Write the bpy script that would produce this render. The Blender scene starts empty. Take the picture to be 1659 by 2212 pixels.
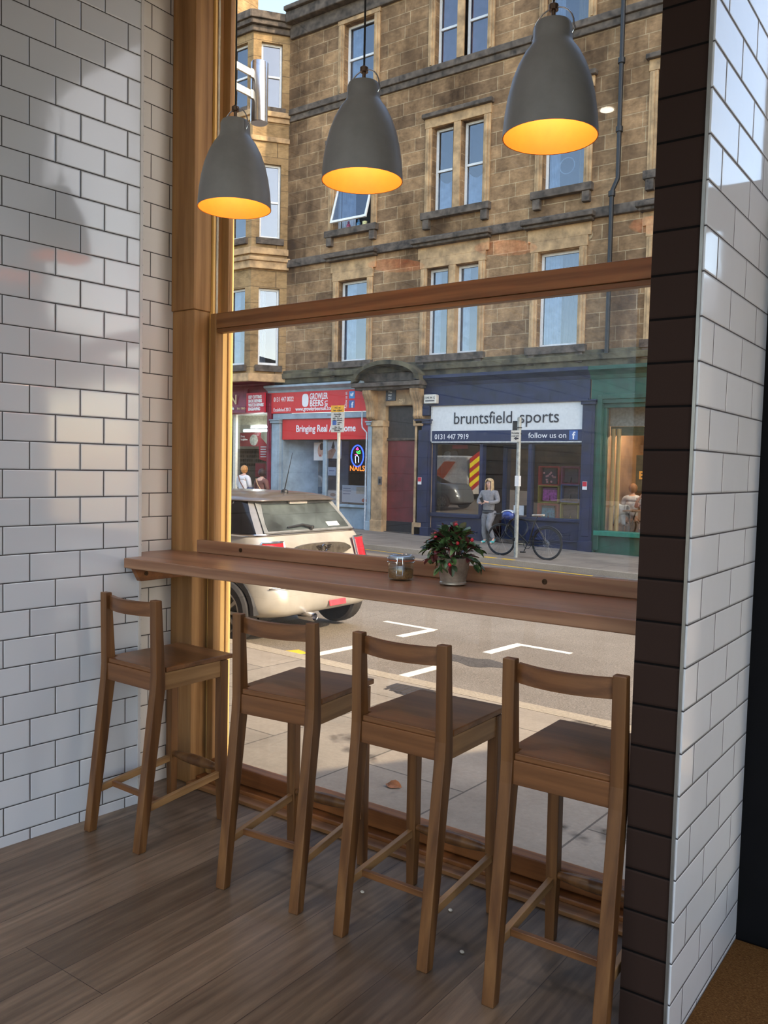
import bpy, math, random
from math import sin, cos, pi, radians as RAD
from mathutils import Vector as V, Matrix as MX

random.seed(7)
SC = bpy.context.scene
COL = SC.collection

# ------------------------------------------------------------------ camera
def camera():
    yaw, pitch, roll = -0.62718, -0.0503, 0.0197
    f = V((sin(yaw)*cos(pitch), cos(yaw)*cos(pitch), sin(pitch)))
    r = V((cos(yaw), -sin(yaw), 0))
    u = r.cross(f)
    r2 = r*cos(roll)+u*sin(roll); u2 = u*cos(roll)-r*sin(roll)
    m = MX((r2, u2, -f)).transposed().to_4x4()
    m.translation = V((2.8327, -2.2208, 1.3953))
    cd = bpy.data.cameras.new('camera'); o = bpy.data.objects.new('camera', cd)
    cd.sensor_fit = 'VERTICAL'; cd.sensor_height = 24; cd.lens = 24*1850/2212
    cd.clip_start = 0.02; cd.clip_end = 500
    o.matrix_world = m; COL.objects.link(o); SC.camera = o
camera()

# ------------------------------------------------------------------ sky, sun, room light, exposure
W = bpy.data.worlds.new('sky'); SC.world = W; W.use_nodes = True
nt = W.node_tree; nt.nodes.clear()
wo = nt.nodes.new('ShaderNodeOutputWorld'); bg = nt.nodes.new('ShaderNodeBackground')
sk = nt.nodes.new('ShaderNodeTexSky'); sk.sky_type = 'NISHITA'; sk.sun_disc = False
sk.sun_elevation = RAD(35); sk.sun_rotation = RAD(88); sk.air_density = 1.0; sk.dust_density = 1.5; sk.ozone_density = 1.5
bg.inputs['Strength'].default_value = 0.36
wm_ = nt.nodes.new('ShaderNodeMix'); wm_.data_type = 'RGBA'; wm_.blend_type = 'MULTIPLY'; wm_.inputs[0].default_value = 1; wm_.inputs[7].default_value = (1.03, .965, .875, 1)
nt.links.new(sk.outputs[0], wm_.inputs[6]); nt.links.new(wm_.outputs[2], bg.inputs[0]); nt.links.new(bg.outputs[0], wo.inputs[0])
SUN_DIR = V((0.818, 0.022, 0.574)).normalized()
sd = bpy.data.lights.new('sun', 'SUN'); sd.energy = 3.0; sd.angle = RAD(0.6); sd.color = (1.0, 0.83, 0.58)
so = bpy.data.objects.new('sun', sd); so.rotation_euler = SUN_DIR.to_track_quat('Z', 'Y').to_euler(); so.location = (20, 5, 20); COL.objects.link(so)
SC.view_settings.view_transform = 'Standard'; SC.view_settings.look = 'None'
SC.view_settings.exposure = 1.0; SC.view_settings.gamma = 1.0; SC.view_settings.use_curve_mapping = False

# ------------------------------------------------------------------ materials
def lin(c):
    return tuple(((v/255)/12.92 if v/255 <= .04045 else ((v/255+.055)/1.055)**2.4) for v in c)
class Mat:
    def __init__(s, name):
        s.m = bpy.data.materials.new(name); s.m.use_nodes = True
        s.t = s.m.node_tree; s.p = s.t.nodes['Principled BSDF']; s.out = s.t.nodes['Material Output']
    def n(s, kind, **kw):
        nd = s.t.nodes.new('ShaderNode'+kind)
        for k, v in kw.items():
            if hasattr(nd, k): setattr(nd, k, v)
            else: nd.inputs[k.replace('_', ' ')].default_value = v
        return nd
    def l(s, a, b): s.t.links.new(a, b)
    def coord(s, scale=(1, 1, 1), rot=(0, 0, 0), loc=(0, 0, 0), kind='Object'):
        tc = s.n('TexCoord'); mp = s.n('Mapping')
        mp.inputs['Scale'].default_value = scale; mp.inputs['Rotation'].default_value = rot; mp.inputs['Location'].default_value = loc
        s.l(tc.outputs[kind], mp.inputs[0]); return mp.outputs[0]
    def ramp(s, fac, stops):
        r = s.n('ValToRGB'); e = r.color_ramp.elements
        while len(e) < len(stops): e.new(0.5)
        for el, (p, c) in zip(e, stops):
            el.position = p; el.color = (*lin(c), 1)
        s.l(fac, r.inputs[0]); return r.outputs[0]
    def mix(s, fac, a, b, mode='MIX'):
        m = s.n('Mix', data_type='RGBA', blend_type=mode)
        for inp, val in ((m.inputs[0], fac), (m.inputs[6], a), (m.inputs[7], b)):
            if hasattr(val, 'is_output'): s.l(val, inp)
            elif isinstance(val, (int, float)): inp.default_value = val
            else: inp.default_value = (*lin(val), 1)
        return m.outputs[2]
    def base(s, c):
        if hasattr(c, 'is_output'): s.l(c, s.p.inputs['Base Color'])
        else: s.p.inputs['Base Color'].default_value = (*lin(c), 1)
        return s
    def set(s, **kw):
        for k, v in kw.items(): s.p.inputs[k.replace('_', ' ')].default_value = v
        return s
    def bump(s, h, strength=.3, dist=.01):
        b = s.n('Bump'); b.inputs['Strength'].default_value = strength; b.inputs['Distance'].default_value = dist
        s.l(h, b.inputs['Height']); s.l(b.outputs[0], s.p.inputs['Normal'])
def noise(m, vec, scale=5, detail=4, rough=.6):
    n = m.n('TexNoise'); n.inputs['Scale'].default_value = scale; n.inputs['Detail'].default_value = detail; n.inputs['Roughness'].default_value = rough
    m.l(vec, n.inputs['Vector']); return n.outputs[0]
def flat(name, c, rough=.5, metal=0., spec=.5, var=.08, scale=14):
    m = Mat(name)
    nz = noise(m, m.coord(), scale)
    d = tuple(max(0, v*(1-var*1.6)) for v in c); b = tuple(min(255, v*(1+var)) for v in c)
    m.base(m.ramp(nz, [(.3, d), (.7, b)])).set(Roughness=rough, Metallic=metal, Specular_IOR_Level=spec)
    return m.m
def wood(name, dark, mid, light, axis='z', scale=1., rough=.42, grain=1., spec=.4):
    m = Mat(name)
    st = {'x': (1.2, 22, 22), 'y': (22, 1.2, 22), 'z': (22, 22, 1.2)}[axis]
    v = m.coord(tuple(k*scale for k in st))
    a = noise(m, v, 1.0, 6, .65)
    st2 = {'x': (.7, 6, 6), 'y': (6, .7, 6), 'z': (6, 6, .7)}[axis]
    v2 = m.coord(tuple(k*scale for k in st2))
    w = m.n('TexWave', wave_type='RINGS', rings_direction=axis.upper()); w.inputs['Scale'].default_value = 1.3; w.inputs['Distortion'].default_value = 5; w.inputs['Detail'].default_value = 3
    m.l(v2, w.inputs['Vector'])
    c1 = m.ramp(a, [(.28, dark), (.5, mid), (.75, light)])
    c2 = m.ramp(w.outputs[1], [(.2, dark), (.8, light)])
    m.base(m.mix(.28*grain, c1, c2)).set(Roughness=rough, Specular_IOR_Level=spec)
    m.bump(a, .12, .002)
    return m.m
def emit(name, c, k):
    m = Mat(name); m.base((20, 20, 20)); m.p.inputs['Emission Color'].default_value = (*lin(c), 1); m.p.inputs['Emission Strength'].default_value = k
    return m.m
def glass(name, boost=0., ior=1.5, tint=(255, 255, 255), rough=0.0):
    m = Mat(name); m.t.nodes.remove(m.p)
    tr = m.n('BsdfTransparent'); tr.inputs[0].default_value = (*lin(tint), 1)
    gl = m.n('BsdfGlossy'); gl.inputs['Roughness'].default_value = rough; gl.inputs[0].default_value = (1, 1, 1, 1)
    f0 = ((ior-1)/(ior+1))**2+boost
    g = m.n('NewGeometry'); dt = m.n('VectorMath', operation='DOT_PRODUCT'); m.l(g.outputs['Normal'], dt.inputs[0]); m.l(g.outputs['Incoming'], dt.inputs[1])
    ab = m.n('Math', operation='ABSOLUTE'); m.l(dt.outputs['Value'], ab.inputs[0])
    om = m.n('Math', operation='SUBTRACT'); om.inputs[0].default_value = 1; m.l(ab.outputs[0], om.inputs[1])
    pw = m.n('Math', operation='POWER'); pw.inputs[1].default_value = 5; m.l(om.outputs[0], pw.inputs[0])
    ad = m.n('Math', operation='MULTIPLY_ADD'); ad.inputs[1].default_value = 1-f0; ad.inputs[2].default_value = f0; m.l(pw.outputs[0], ad.inputs[0])
    mx = m.n('MixShader'); m.l(ad.outputs[0], mx.inputs[0]); m.l(tr.outputs[0], mx.inputs[1]); m.l(gl.outputs[0], mx.inputs[2])
    m.l(mx.outputs[0], m.out.inputs[0]); return m.m
def tile(name, c, grout, x0, z0, bw, rh, plane='xz', rough=.09, mortar=.0022, c2=None):
    """glazed brick-bond tiles; u along the wall, v up"""
    m = Mat(name); tc = m.n('TexCoord'); sp = m.n('SeparateXYZ'); m.l(tc.outputs['Object'], sp.inputs[0])
    cb = m.n('CombineXYZ')
    su = m.n('Math', operation='SUBTRACT'); su.inputs[1].default_value = x0; m.l(sp.outputs[0 if plane[0] == 'x' else 1], su.inputs[0])
    sv = m.n('Math', operation='SUBTRACT'); sv.inputs[1].default_value = z0; m.l(sp.outputs[2], sv.inputs[0])
    m.l(su.outputs[0], cb.inputs[0]); m.l(sv.outputs[0], cb.inputs[1])
    def brick(mort, smooth):
        b = m.n('TexBrick', offset=.5, offset_frequency=2); b.inputs['Scale'].default_value = 1
        b.inputs['Brick Width'].default_value = bw; b.inputs['Row Height'].default_value = rh
        b.inputs['Mortar Size'].default_value = mort; b.inputs['Mortar Smooth'].default_value = smooth; b.inputs['Bias'].default_value = 0
        m.l(cb.outputs[0], b.inputs['Vector']); return b
    b = brick(mortar, .25)
    cc2 = c2 or tuple(v*.965 for v in c)
    b.inputs['Color1'].default_value = (*lin(c), 1); b.inputs['Color2'].default_value = (*lin(cc2), 1); b.inputs['Mortar'].default_value = (*lin(grout), 1)
    m.base(b.outputs['Color'])
    rr = m.n('MapRange'); rr.inputs['To Min'].default_value = rough; rr.inputs['To Max'].default_value = .8; m.l(b.outputs['Fac'], rr.inputs[0]); m.l(rr.outputs[0], m.p.inputs['Roughness'])
    b2 = brick(mortar*2.6, 1.0)
    iv = m.n('Math', operation='SUBTRACT'); iv.inputs[0].default_value = 1; m.l(b2.outputs['Fac'], iv.inputs[1])
    nz = noise(m, m.coord((1, 1, 1)), 7, 2, .5)
    ad = m.n('Math', operation='MULTIPLY_ADD'); ad.inputs[1].default_value = .35; m.l(nz, ad.inputs[0]); m.l(iv.outputs[0], ad.inputs[2])
    m.bump(ad.outputs[0], .5, .004)
    return m.m
def stone(name, a, b, c, row=.36, wid=.95, joint=(70, 60, 48), stain=.65, plane='x', stain_lo=.42, stain_hi=.75):
    m = Mat(name); tc = m.n('TexCoord'); sp = m.n('SeparateXYZ'); m.l(tc.outputs['Object'], sp.inputs[0])
    cb = m.n('CombineXYZ'); m.l(sp.outputs[0], cb.inputs[0]); m.l(sp.outputs[2], cb.inputs[1])
    br = m.n('TexBrick', offset=.42, offset_frequency=2, squash=.75, squash_frequency=3); br.inputs['Scale'].default_value = 1
    br.inputs['Brick Width'].default_value = wid; br.inputs['Row Height'].default_value = row; br.inputs['Mortar Size'].default_value = .012; br.inputs['Mortar Smooth'].default_value = .6; br.inputs['Bias'].default_value = -.1
    br.inputs['Color1'].default_value = (*lin(a), 1); br.inputs['Color2'].default_value = (*lin(b), 1); br.inputs['Mortar'].default_value = (*lin(joint), 1)
    m.l(cb.outputs[0], br.inputs['Vector'])
    v1 = m.coord((.55, 1, .22)); n1 = noise(m, v1, 1.0, 7, .68)
    soot = m.ramp(n1, [(stain_lo, (255, 255, 255)), (stain_hi, c)])
    col = m.mix(stain, br.outputs['Color'], soot, 'MULTIPLY')
    n2 = noise(m, m.coord((1, 1, 2.5)), 9, 5, .6)
    col = m.mix(.35, col, m.ramp(n2, [(.3, (150, 140, 125)), (.7, (255, 250, 240))]), 'MULTIPLY')
    n3 = noise(m, m.coord((1, 1, 1.6)), 2.6, 5, .7)
    col = m.mix(.5, col, m.ramp(n3, [(.36, (128, 118, 106)), (.6, (255, 250, 240))]), 'MULTIPLY')
    m.base(col).set(Roughness=.9, Specular_IOR_Level=.2)
    m.bump(br.outputs['Fac'], -.5, .02)
    return m.m
def ground(name, a, b, c=None, scale=60, big=.8, rough=.85, bump=.3, spec=.3):
    m = Mat(name); v = m.coord()
    f = noise(m, v, scale, 3, .7); g = noise(m, v, big, 5, .6)
    col = m.ramp(f, [(.3, a), (.7, b)])
    col = m.mix(.5, col, m.ramp(g, [(.35, c or (170, 165, 160)), (.6, (255, 255, 255))]), 'MULTIPLY')
    m.base(col).set(Roughness=rough, Specular_IOR_Level=spec); m.bump(f, bump, .01); return m.m

# ------------------------------------------------------------------ mesh helpers
class B:
    """collects boxes, tubes, prisms ... and links them as one mesh object"""
    def __init__(s): s.v = []; s.f = []
    def add(s, vs, fs):
        k = len(s.v); s.v += [tuple(p) for p in vs]; s.f += [tuple(i+k for i in f) for f in fs]; return s
    def box(s, x0, y0, z0, x1, y1, z1, m=None):
        x0, x1 = sorted((x0, x1)); y0, y1 = sorted((y0, y1)); z0, z1 = sorted((z0, z1))
        vs = [V(p) for p in ((x0, y0, z0), (x1, y0, z0), (x1, y1, z0), (x0, y1, z0), (x0, y0, z1), (x1, y0, z1), (x1, y1, z1), (x0, y1, z1))]
        if m: vs = [m @ p for p in vs]
        return s.add(vs, [(0, 3, 2, 1), (4, 5, 6, 7), (0, 1, 5, 4), (1, 2, 6, 5), (2, 3, 7, 6), (3, 0, 4, 7)])
    def hexa(s, bot, top):
        return s.add(list(bot)+list(top), [(0, 3, 2, 1), (4, 5, 6, 7), (0, 1, 5, 4), (1, 2, 6, 5), (2, 3, 7, 6), (3, 0, 4, 7)])
    def quad(s, a, b, c, d): return s.add((a, b, c, d), [(0, 1, 2, 3)])
    def prism(s, poly, axis, a, b, m=None):
        """poly of 2D points in the plane across AXIS, swept from a to b"""
        def P(p, t):
            q = {'x': (t, p[0], p[1]), 'y': (p[0], t, p[1]), 'z': (p[0], p[1], t)}[axis]
            return m @ V(q) if m else q
        n = len(poly)
        return s.add([P(p, a) for p in poly]+[P(p, b) for p in poly], [tuple(range(n-1, -1, -1)), tuple(range(n, 2*n))]+[(i, (i+1) % n, n+(i+1) % n, n+i) for i in range(n)])
    def tube(s, pts, r, n=10, closed=False, cap=True):
        pts = [V(p) for p in pts]; N = len(pts); rs = r if isinstance(r, (list, tuple)) else [r]*N
        rings = []; up = None
        for i, p in enumerate(pts):
            a = pts[(i-1) % N] if (closed or i) else p; b = pts[(i+1) % N] if (closed or i < N-1) else p
            t = (b-a).normalized()
            if up is None:
                up = V((0, 0, 1)) if abs(t.z) < .9 else V((1, 0, 0))
            x = up.cross(t).normalized(); y = t.cross(x); up = y
            rings.append([p+x*(cos(2*pi*k/n)*rs[i])+y*(sin(2*pi*k/n)*rs[i]) for k in range(n)])
        vs = [q for g in rings for q in g]; fs = []
        for i in range(N if closed else N-1):
            j = (i+1) % N
            for k in range(n): fs.append((i*n+k, i*n+(k+1) % n, j*n+(k+1) % n, j*n+k))
        if cap and not closed: fs += [tuple(range(n-1, -1, -1)), tuple((N-1)*n+k for k in range(n))]
        return s.add(vs, fs)
    def lathe(s, prof, n=32, m=None, cap=True):
        vs = []; fs = []
        for r, z in prof:
            for k in range(n):
                p = V((r*cos(2*pi*k/n), r*sin(2*pi*k/n), z)); vs.append(m @ p if m else p)
        for i in range(len(prof)-1):
            for k in range(n): fs.append((i*n+k, i*n+(k+1) % n, (i+1)*n+(k+1) % n, (i+1)*n+k))
        if cap: fs += [tuple(range(n-1, -1, -1)), tuple((len(prof)-1)*n+k for k in range(n))]
        return s.add(vs, fs)
    def loft(s, rings, cap=True, closed=True):
        n = len(rings[0]); vs = [q for g in rings for q in g]; fs = []
        for i in range(len(rings)-1):
            for k in range(n if closed else n-1): fs.append((i*n+k, i*n+(k+1) % n, (i+1)*n+(k+1) % n, (i+1)*n+k))
        if cap and closed: fs += [tuple(range(n-1, -1, -1)), tuple((len(rings)-1)*n+k for k in range(n))]
        return s.add(vs, fs)
    def sphere(s, c, r, n=12, k=8, sc=(1, 1, 1)):
        c = V(c); rings = []
        for i in range(k+1):
            a = -pi/2+pi*i/k; rr = max(cos(a), .02)
            rings.append([c+V((r*rr*cos(2*pi*j/n)*sc[0], r*rr*sin(2*pi*j/n)*sc[1], r*sin(a)*sc[2])) for j in range(n)])
        return s.loft(rings)
    def torus(s, c, R, r, axis='y', n=40, k=8):
        c = V(c); pts = []
        for i in range(n):
            a = 2*pi*i/n
            pts.append(c+{'x': V((0, R*cos(a), R*sin(a))), 'y': V((R*cos(a), 0, R*sin(a))), 'z': V((R*cos(a), R*sin(a), 0))}[axis])
        return s.tube(pts, r, k, closed=True)
    def build(s, name, mat, parent=None, smooth=False, bevel=0, sub=0, loc=None, rot=None):
        me = bpy.data.meshes.new(name); me.from_pydata(s.v, [], s.f); me.validate()
        o = bpy.data.objects.new(name, me); COL.objects.link(o)
        if mat: me.materials.append(mat)
        if smooth:
            for p in me.polygons: p.use_smooth = True
        if bevel:
            b = o.modifiers.new('bevel', 'BEVEL'); b.width = bevel; b.segments = 2; b.limit_method = 'ANGLE'; b.angle_limit = RAD(40)
        if sub:
            b = o.modifiers.new('sub', 'SUBSURF'); b.levels = sub; b.render_levels = sub
        if smooth and not sub:
            try:
                b = o.modifiers.new('norm', 'EDGE_SPLIT'); b.split_angle = RAD(38)
            except Exception: pass
        if loc: o.location = loc
        if rot: o.rotation_euler = rot
        if parent: o.parent = parent
        return o
def thing(name, label, cat, loc=(0, 0, 0), rz=0, group=None):
    o = bpy.data.objects.new(name, None); COL.objects.link(o); o.location = loc; o.rotation_euler = (0, 0, rz); o.empty_display_size = .1
    return tag(o, label, cat, group)
def tag(o, label, cat, group=None, kind=None):
    o['label'] = label; o['category'] = cat
    if group: o['group'] = group
    if kind: o['kind'] = kind
    return o
def struct(o, label=None, cat=None):
    o['kind'] = 'structure'
    if label: o['label'] = label
    if cat: o['category'] = cat
    return o
def text(name, body, size, mat, parent, loc, rot=(pi/2, 0, 0), align='LEFT', wide=None, depth=.003, bold=0., sx=1.):
    c = bpy.data.curves.new(name, 'FONT'); c.body = body; c.size = size; c.extrude = depth; c.align_x = align; c.offset = bold
    c.materials.append(mat); c.resolution_u = 3
    o = bpy.data.objects.new(name, c); COL.objects.link(o); o.location = loc; o.rotation_euler = rot; o.parent = parent
    if wide:
        bpy.context.view_layer.update()
        if o.dimensions.x > 0: o.scale.x = wide/o.dimensions.x
    else: o.scale.x = sx
    return o
def copy_tree(o, parent=None):
    c = o.copy(); COL.objects.link(c); c.parent = parent
    for ch in list(o.children): copy_tree(ch, c)
    return c
def skin(name, pts, edges, mat, parent=None, sub=2, root=0):
    """one continuous body: pts = (x,y,z,r or (rx,ry)), edges join them"""
    me = bpy.data.meshes.new(name); me.from_pydata([p[:3] for p in pts], edges, []); o = bpy.data.objects.new(name, me); COL.objects.link(o)
    me.materials.append(mat)
    sm = o.modifiers.new('skin', 'SKIN'); sm.use_smooth_shade = True
    for i, p in enumerate(pts):
        r = p[3]; me.skin_vertices[0].data[i].radius = r if isinstance(r, tuple) else (r, r)
        me.skin_vertices[0].data[i].use_root = (i == root)
    sb = o.modifiers.new('sub', 'SUBSURF'); sb.levels = sub; sb.render_levels = sub
    if parent: o.parent = parent
    return o
def GZ(s, n, off=0.): return -0.085-0.0326*n-0.02*s+off
# ------------------------------------------------------------------ palette
OAK = wood('oak_frame', (116, 80, 45), (156, 114, 69), (184, 142, 94), 'z')
OAKX = wood('oak_frame_across', (92, 58, 32), (126, 84, 50), (156, 112, 70), 'x')
SILL = wood('dark_oak_sill', (92, 52, 26), (132, 80, 42), (160, 104, 58), 'x')
OAKL = wood('pale_oak', (212, 160, 86), (232, 188, 112), (244, 208, 140), 'z')
TOP = wood('worktop_oak', (112, 76, 56), (144, 104, 80), (168, 128, 98), 'x', rough=.3)
STW = wood('stool_oak', (68, 42, 23), (102, 66, 37), (132, 93, 55), 'z', rough=.38)
STX = wood('stool_oak_seat', (79, 49, 28), (110, 71, 42), (137, 94, 59), 'x', rough=.34)
STL = wood('stool_stretcher_oak', (118, 84, 52), (150, 112, 72), (176, 138, 94), 'y', rough=.4)
WHITE_TILE = tile('white_wall_tile', (207, 212, 222), (62, 60, 63), .0611, .0415, .1994, .102)
STRIP_TILE = tile('white_reveal_tile', (222, 220, 218), (62, 60, 62), .161, .0475, .2, .102, 'yz')
DARK_TILE = tile('dark_toned_tile', (50, 36, 31), (10, 8, 8), 1.0, .0245, 3.0, .102, rough=.7, mortar=.0032)  # room-facing tile set darker and browner than the white faces
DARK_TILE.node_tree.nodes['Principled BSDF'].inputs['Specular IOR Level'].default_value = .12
LIT_TILE = tile('white_pillar_tile', (238, 240, 246), (78, 76, 80), .04, .0245, .27, .102, 'yz')
EDGE = flat('white_edge_trim', (205, 203, 204), .3, var=.02)
STEEL = flat('brushed_steel_trim', (150, 148, 144), .35, .8, var=.05)
BLACK = flat('black_paint', (22, 22, 25), .45, var=.1)
BLACKP = flat('black_plastic', (26, 26, 28), .5, var=.05)
CHROME = flat('chrome', (200, 200, 205), .18, 1., var=.03)
PLASTER = flat('ceiling_plaster', (222, 220, 216), .9, var=.03)
GLASS = glass('window_glass', -.018)
PANE = glass('facade_window_glass', .07, 1.5, (205, 215, 225))
SHOPG = glass('shop_window_glass', .05, 1.5, (235, 238, 240))
WHITE = flat('white_paint', (226, 226, 222), .45, var=.03)
CREAM = flat('cream_plastic', (215, 208, 190), .5, var=.04)
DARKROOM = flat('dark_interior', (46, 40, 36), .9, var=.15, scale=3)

# ------------------------------------------------------------------ the room
def floor():
    m = Mat('grey_oak_planks'); tc = m.n('TexCoord'); sp = m.n('SeparateXYZ'); m.l(tc.outputs['Object'], sp.inputs[0])
    cb = m.n('CombineXYZ'); ax = m.n('Math', operation='ADD'); ax.inputs[1].default_value = .11; m.l(sp.outputs[0], ax.inputs[0])
    ay = m.n('Math', operation='ADD'); ay.inputs[1].default_value = .57+6; m.l(sp.outputs[1], ay.inputs[0])
    m.l(ay.outputs[0], cb.inputs[0]); m.l(ax.outputs[0], cb.inputs[1])
    b = m.n('TexBrick', offset=.37, offset_frequency=3); b.inputs['Scale'].default_value = 1; b.inputs['Brick Width'].default_value = 1.9; b.inputs['Row Height'].default_value = .18
    b.inputs['Mortar Size'].default_value = .0011; b.inputs['Mortar Smooth'].default_value = .1; b.inputs['Bias'].default_value = 0
    b.inputs['Color1'].default_value = (*lin((160, 141, 123)), 1); b.inputs['Color2'].default_value = (*lin((104, 90, 78)), 1); b.inputs['Mortar'].default_value = (*lin((70, 58, 52)), 1)
    m.l(cb.outputs[0], b.inputs['Vector'])
    g = noise(m, m.coord((26, 1.6, 1)), 1, 7, .7); h = noise(m, m.coord((3, .8, 1)), 2, 4, .6)
    w = m.n('TexWave', wave_type='RINGS', rings_direction='Y'); w.inputs['Scale'].default_value = 2.2; w.inputs['Distortion'].default_value = 9; w.inputs['Detail'].default_value = 3; m.l(m.coord((4, .5, 1)), w.inputs['Vector'])
    col = m.mix(.75, b.outputs['Color'], m.ramp(g, [(.3, (140, 126, 112)), (.68, (255, 250, 242))]), 'MULTIPLY')
    col = m.mix(.5, col, m.ramp(h, [(.3, (140, 125, 115)), (.7, (255, 250, 245))]), 'MULTIPLY')
    col = m.mix(.18, col, m.ramp(w.outputs[1], [(.2, (110, 96, 86)), (.8, (255, 250, 244))]), 'MULTIPLY')
    m.base(col).set(Roughness=.36, Specular_IOR_Level=.35); m.bump(g, .15, .002)
    B().box(-.9, -6, -.06, 5.2, .5, 0).build('floor', m.m)
    struct(bpy.data.objects['floor'])
floor()
struct(B().box(-1.2, -6.2, 3.6, 5.4, .5, 3.75).build('ceiling', PLASTER))

ang = -0.07766
wl = struct(B().box(0, 0, 0, 6.2, .14, 3.6).build('wall_left', WHITE_TILE, rot=(0, 0, -pi/2+ang)))
# local x runs back into the room from the corner, local y points away from the room
for v in wl.data.vertices: v.co.y = -v.co.y
wl.data.flip_normals(); wl.data.update()
struct(B().box(-.26, 0, 0, -.14, .30, 3.6).box(-.14, .0, 0, -.0, .012, 3.6).build('wall_left_reveal', STRIP_TILE))
struct(B().box(-.006, -.004, 0, .004, .008, 3.6).build('trim_1', EDGE), 'white edge trim on the corner of the left wall')
# tiled pier on the right: dark face to the room, white face to the doorway
PX = lambda z: 2.116+.0089*z     # the pier stands a touch out of plumb
def pier(x0, x1, y0, y1, name, mat, par=None):
    q = lambda z: [(PX(z)+x0, y0, z), (PX(z)+x1, y0, z), (PX(z)+x1, y1, z), (PX(z)+x0, y1, z)]
    return B().hexa(q(0), q(3.6)).build(name, mat, par)
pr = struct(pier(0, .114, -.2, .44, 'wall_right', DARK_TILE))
pier(.1141, .122, -.198, .44, 'white_tile_face', LIT_TILE, pr)
pier(.111, .118, -.207, -.2001, 'edge_trim', STEEL, pr)
w3 = thing('added_glazing', 'unseen full height glazing added to let daylight onto the tiles', 'window'); w3['kind'] = 'structure'  # glazed wall added so daylight from the right reaches the tiles
for y in (-6.1, -4.6, -3.1, -1.6, -.1): B().box(5.24, y-.03, 0, 5.30, y+.03, 3.6).build('mullion', BLACK, w3)
B().box(5.24, -6.1, 0, 5.30, .4, .12).box(5.24, -6.1, 3.5, 5.30, .4, 3.6).build('frame', BLACK, w3)
B().box(5.268, -6.1, .12, 5.272, .4, 3.5).build('pane', GLASS, w3)

# ------------------------------------------------------------------ the sash window
win = thing('window_1', 'large oak sash window above and below the worktop', 'window'); win['kind'] = 'structure'
ZT = 3.58
B().box(-.138, .28, 0, 0, .37, 2.06).build('casing_post', OAK, win, bevel=.004)
B().box(-.138, .272, 2.06, .006, .37, ZT).build('casing_post', OAK, win, bevel=.003)
B().box(-.138, .37, 0, 0, .508, ZT).build('jamb_lining', OAKL, win)
B().box(.0002, .372, 2.03, .016, .384, ZT).box(.0002, .400, .1, .010, .408, ZT).build('parting_bead', OAKL, win)
B().box(.0002, .474, .03, .005, .479, ZT).build('outer_bead', OAK, win)
cord = [(.018, .392, z) for z in (2.04, 2.4, 2.9, 3.3, ZT)]
B().tube(cord, .005, 8).build('sash_cord', flat('cotton_cord', (205, 198, 185), .9), win)
ls = B()
ls.box(.014, .36, .03, .05, .402, 2.05).box(2.05, .36, .03, 2.111, .405, 2.05)
ls = ls.build('lower_sash_stile', OAK, win, bevel=.003)
B().box(.0505, .36, 1.985, 2.0495, .405, 2.05).build('meeting_rail', OAKX, win, bevel=.003)
B().box(.05, .366, 1.967, 2.05, .400, 1.9848).build('glazing_bead', OAKX, win, bevel=.002)
B().box(.0505, .35, .034, 2.0495, .405, .105).build('bottom_rail', SILL, win, bevel=.006)
us = B()
us.box(.014, .42, 2.0, .059, .446, ZT).box(2.05, .42, 2.0, 2.111, .455, ZT).build('upper_sash_stile', OAK, win, bevel=.002)
B().box(.059, .42, 2.0, 2.05, .455, 2.045).build('upper_meeting_rail', OAKX, win)
B().box(.059, .42, ZT-.08, 2.05, .455, ZT).build('top_rail', OAKX, win)
B().box(.046, .384, .1, 2.054, .388, 1.99).build('lower_pane', GLASS, win)
B().box(.055, .432, 2.03, 2.054, .436, ZT-.05).build('upper_pane', GLASS, win)
B().box(.0, .31, 0, 2.112, .40, .03).box(.0, .406, 0, 2.112, .56, .02).build('sill_board', SILL, win, bevel=.004)
B().box(-.0, .255, 0, 2.112, .309, .016).build('floor_strip', OAKX, win, bevel=.003)
B().hexa([(2.112, .36, 0), (2.1155, .36, 0), (2.1155, .56, 0), (2.112, .56, 0)], [(2.126, .36, ZT), (2.146, .36, ZT), (2.146, .56, ZT), (2.126, .56, ZT)]).build('right_jamb', OAK, win)
B().box(0, .45, ZT, 2.14, .55, 3.62).build('head', OAKX, win)

# ------------------------------------------------------------------ doorway on the right
DOORB = flat('black_door_paint', (12, 12, 15), .75, spec=.15, var=.1)
dr = thing('door_1', 'black framed glazed street door beside the pier', 'door'); dr['kind'] = 'structure'
B().box(2.16, .4425, 0, 2.40, .50, 2.25).box(3.3, .44, 0, 3.42, .5, 2.25).box(2.40, .44, 0, 3.3, .5, .25).box(2.40, .44, 2.13, 3.3, .5, 2.25).build('door_frame', DOORB, dr, bevel=.004)
B().box(2.40, .468, .25, 3.3, .472, 2.13).build('door_pane', GLASS, dr)
B().box(2.265, .46, 2.25, 2.3, .5, 3.6).box(3.38, .46, 2.25, 3.42, .5, 3.6).box(2.3, .46, 3.52, 3.38, .5, 3.6).build('fanlight_frame', DOORB, dr)
B().box(2.3, .478, 2.25, 3.38, .482, 3.52).build('fanlight_pane', GLASS, dr)
B().tube([(3.22, .40, .95), (3.22, .40, 1.25)], .012).tube([(3.22, .40, .97), (3.22, .445, .97)], .008).tube([(3.22, .40, 1.23), (3.22, .445, 1.23)], .008).build('handle', CHROME, dr, True)
sw = thing('window_2', 'black framed shop window beyond the street door', 'window'); sw['kind'] = 'structure'
B().box(3.43, .44, 0, 3.5, .5, 3.6).box(5.1, .44, 0, 5.19, .5, 3.6).box(3.5, .44, 0, 5.1, .5, .5).box(3.5, .44, 3.4, 5.1, .5, 3.6).build('frame', BLACK, sw)
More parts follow.
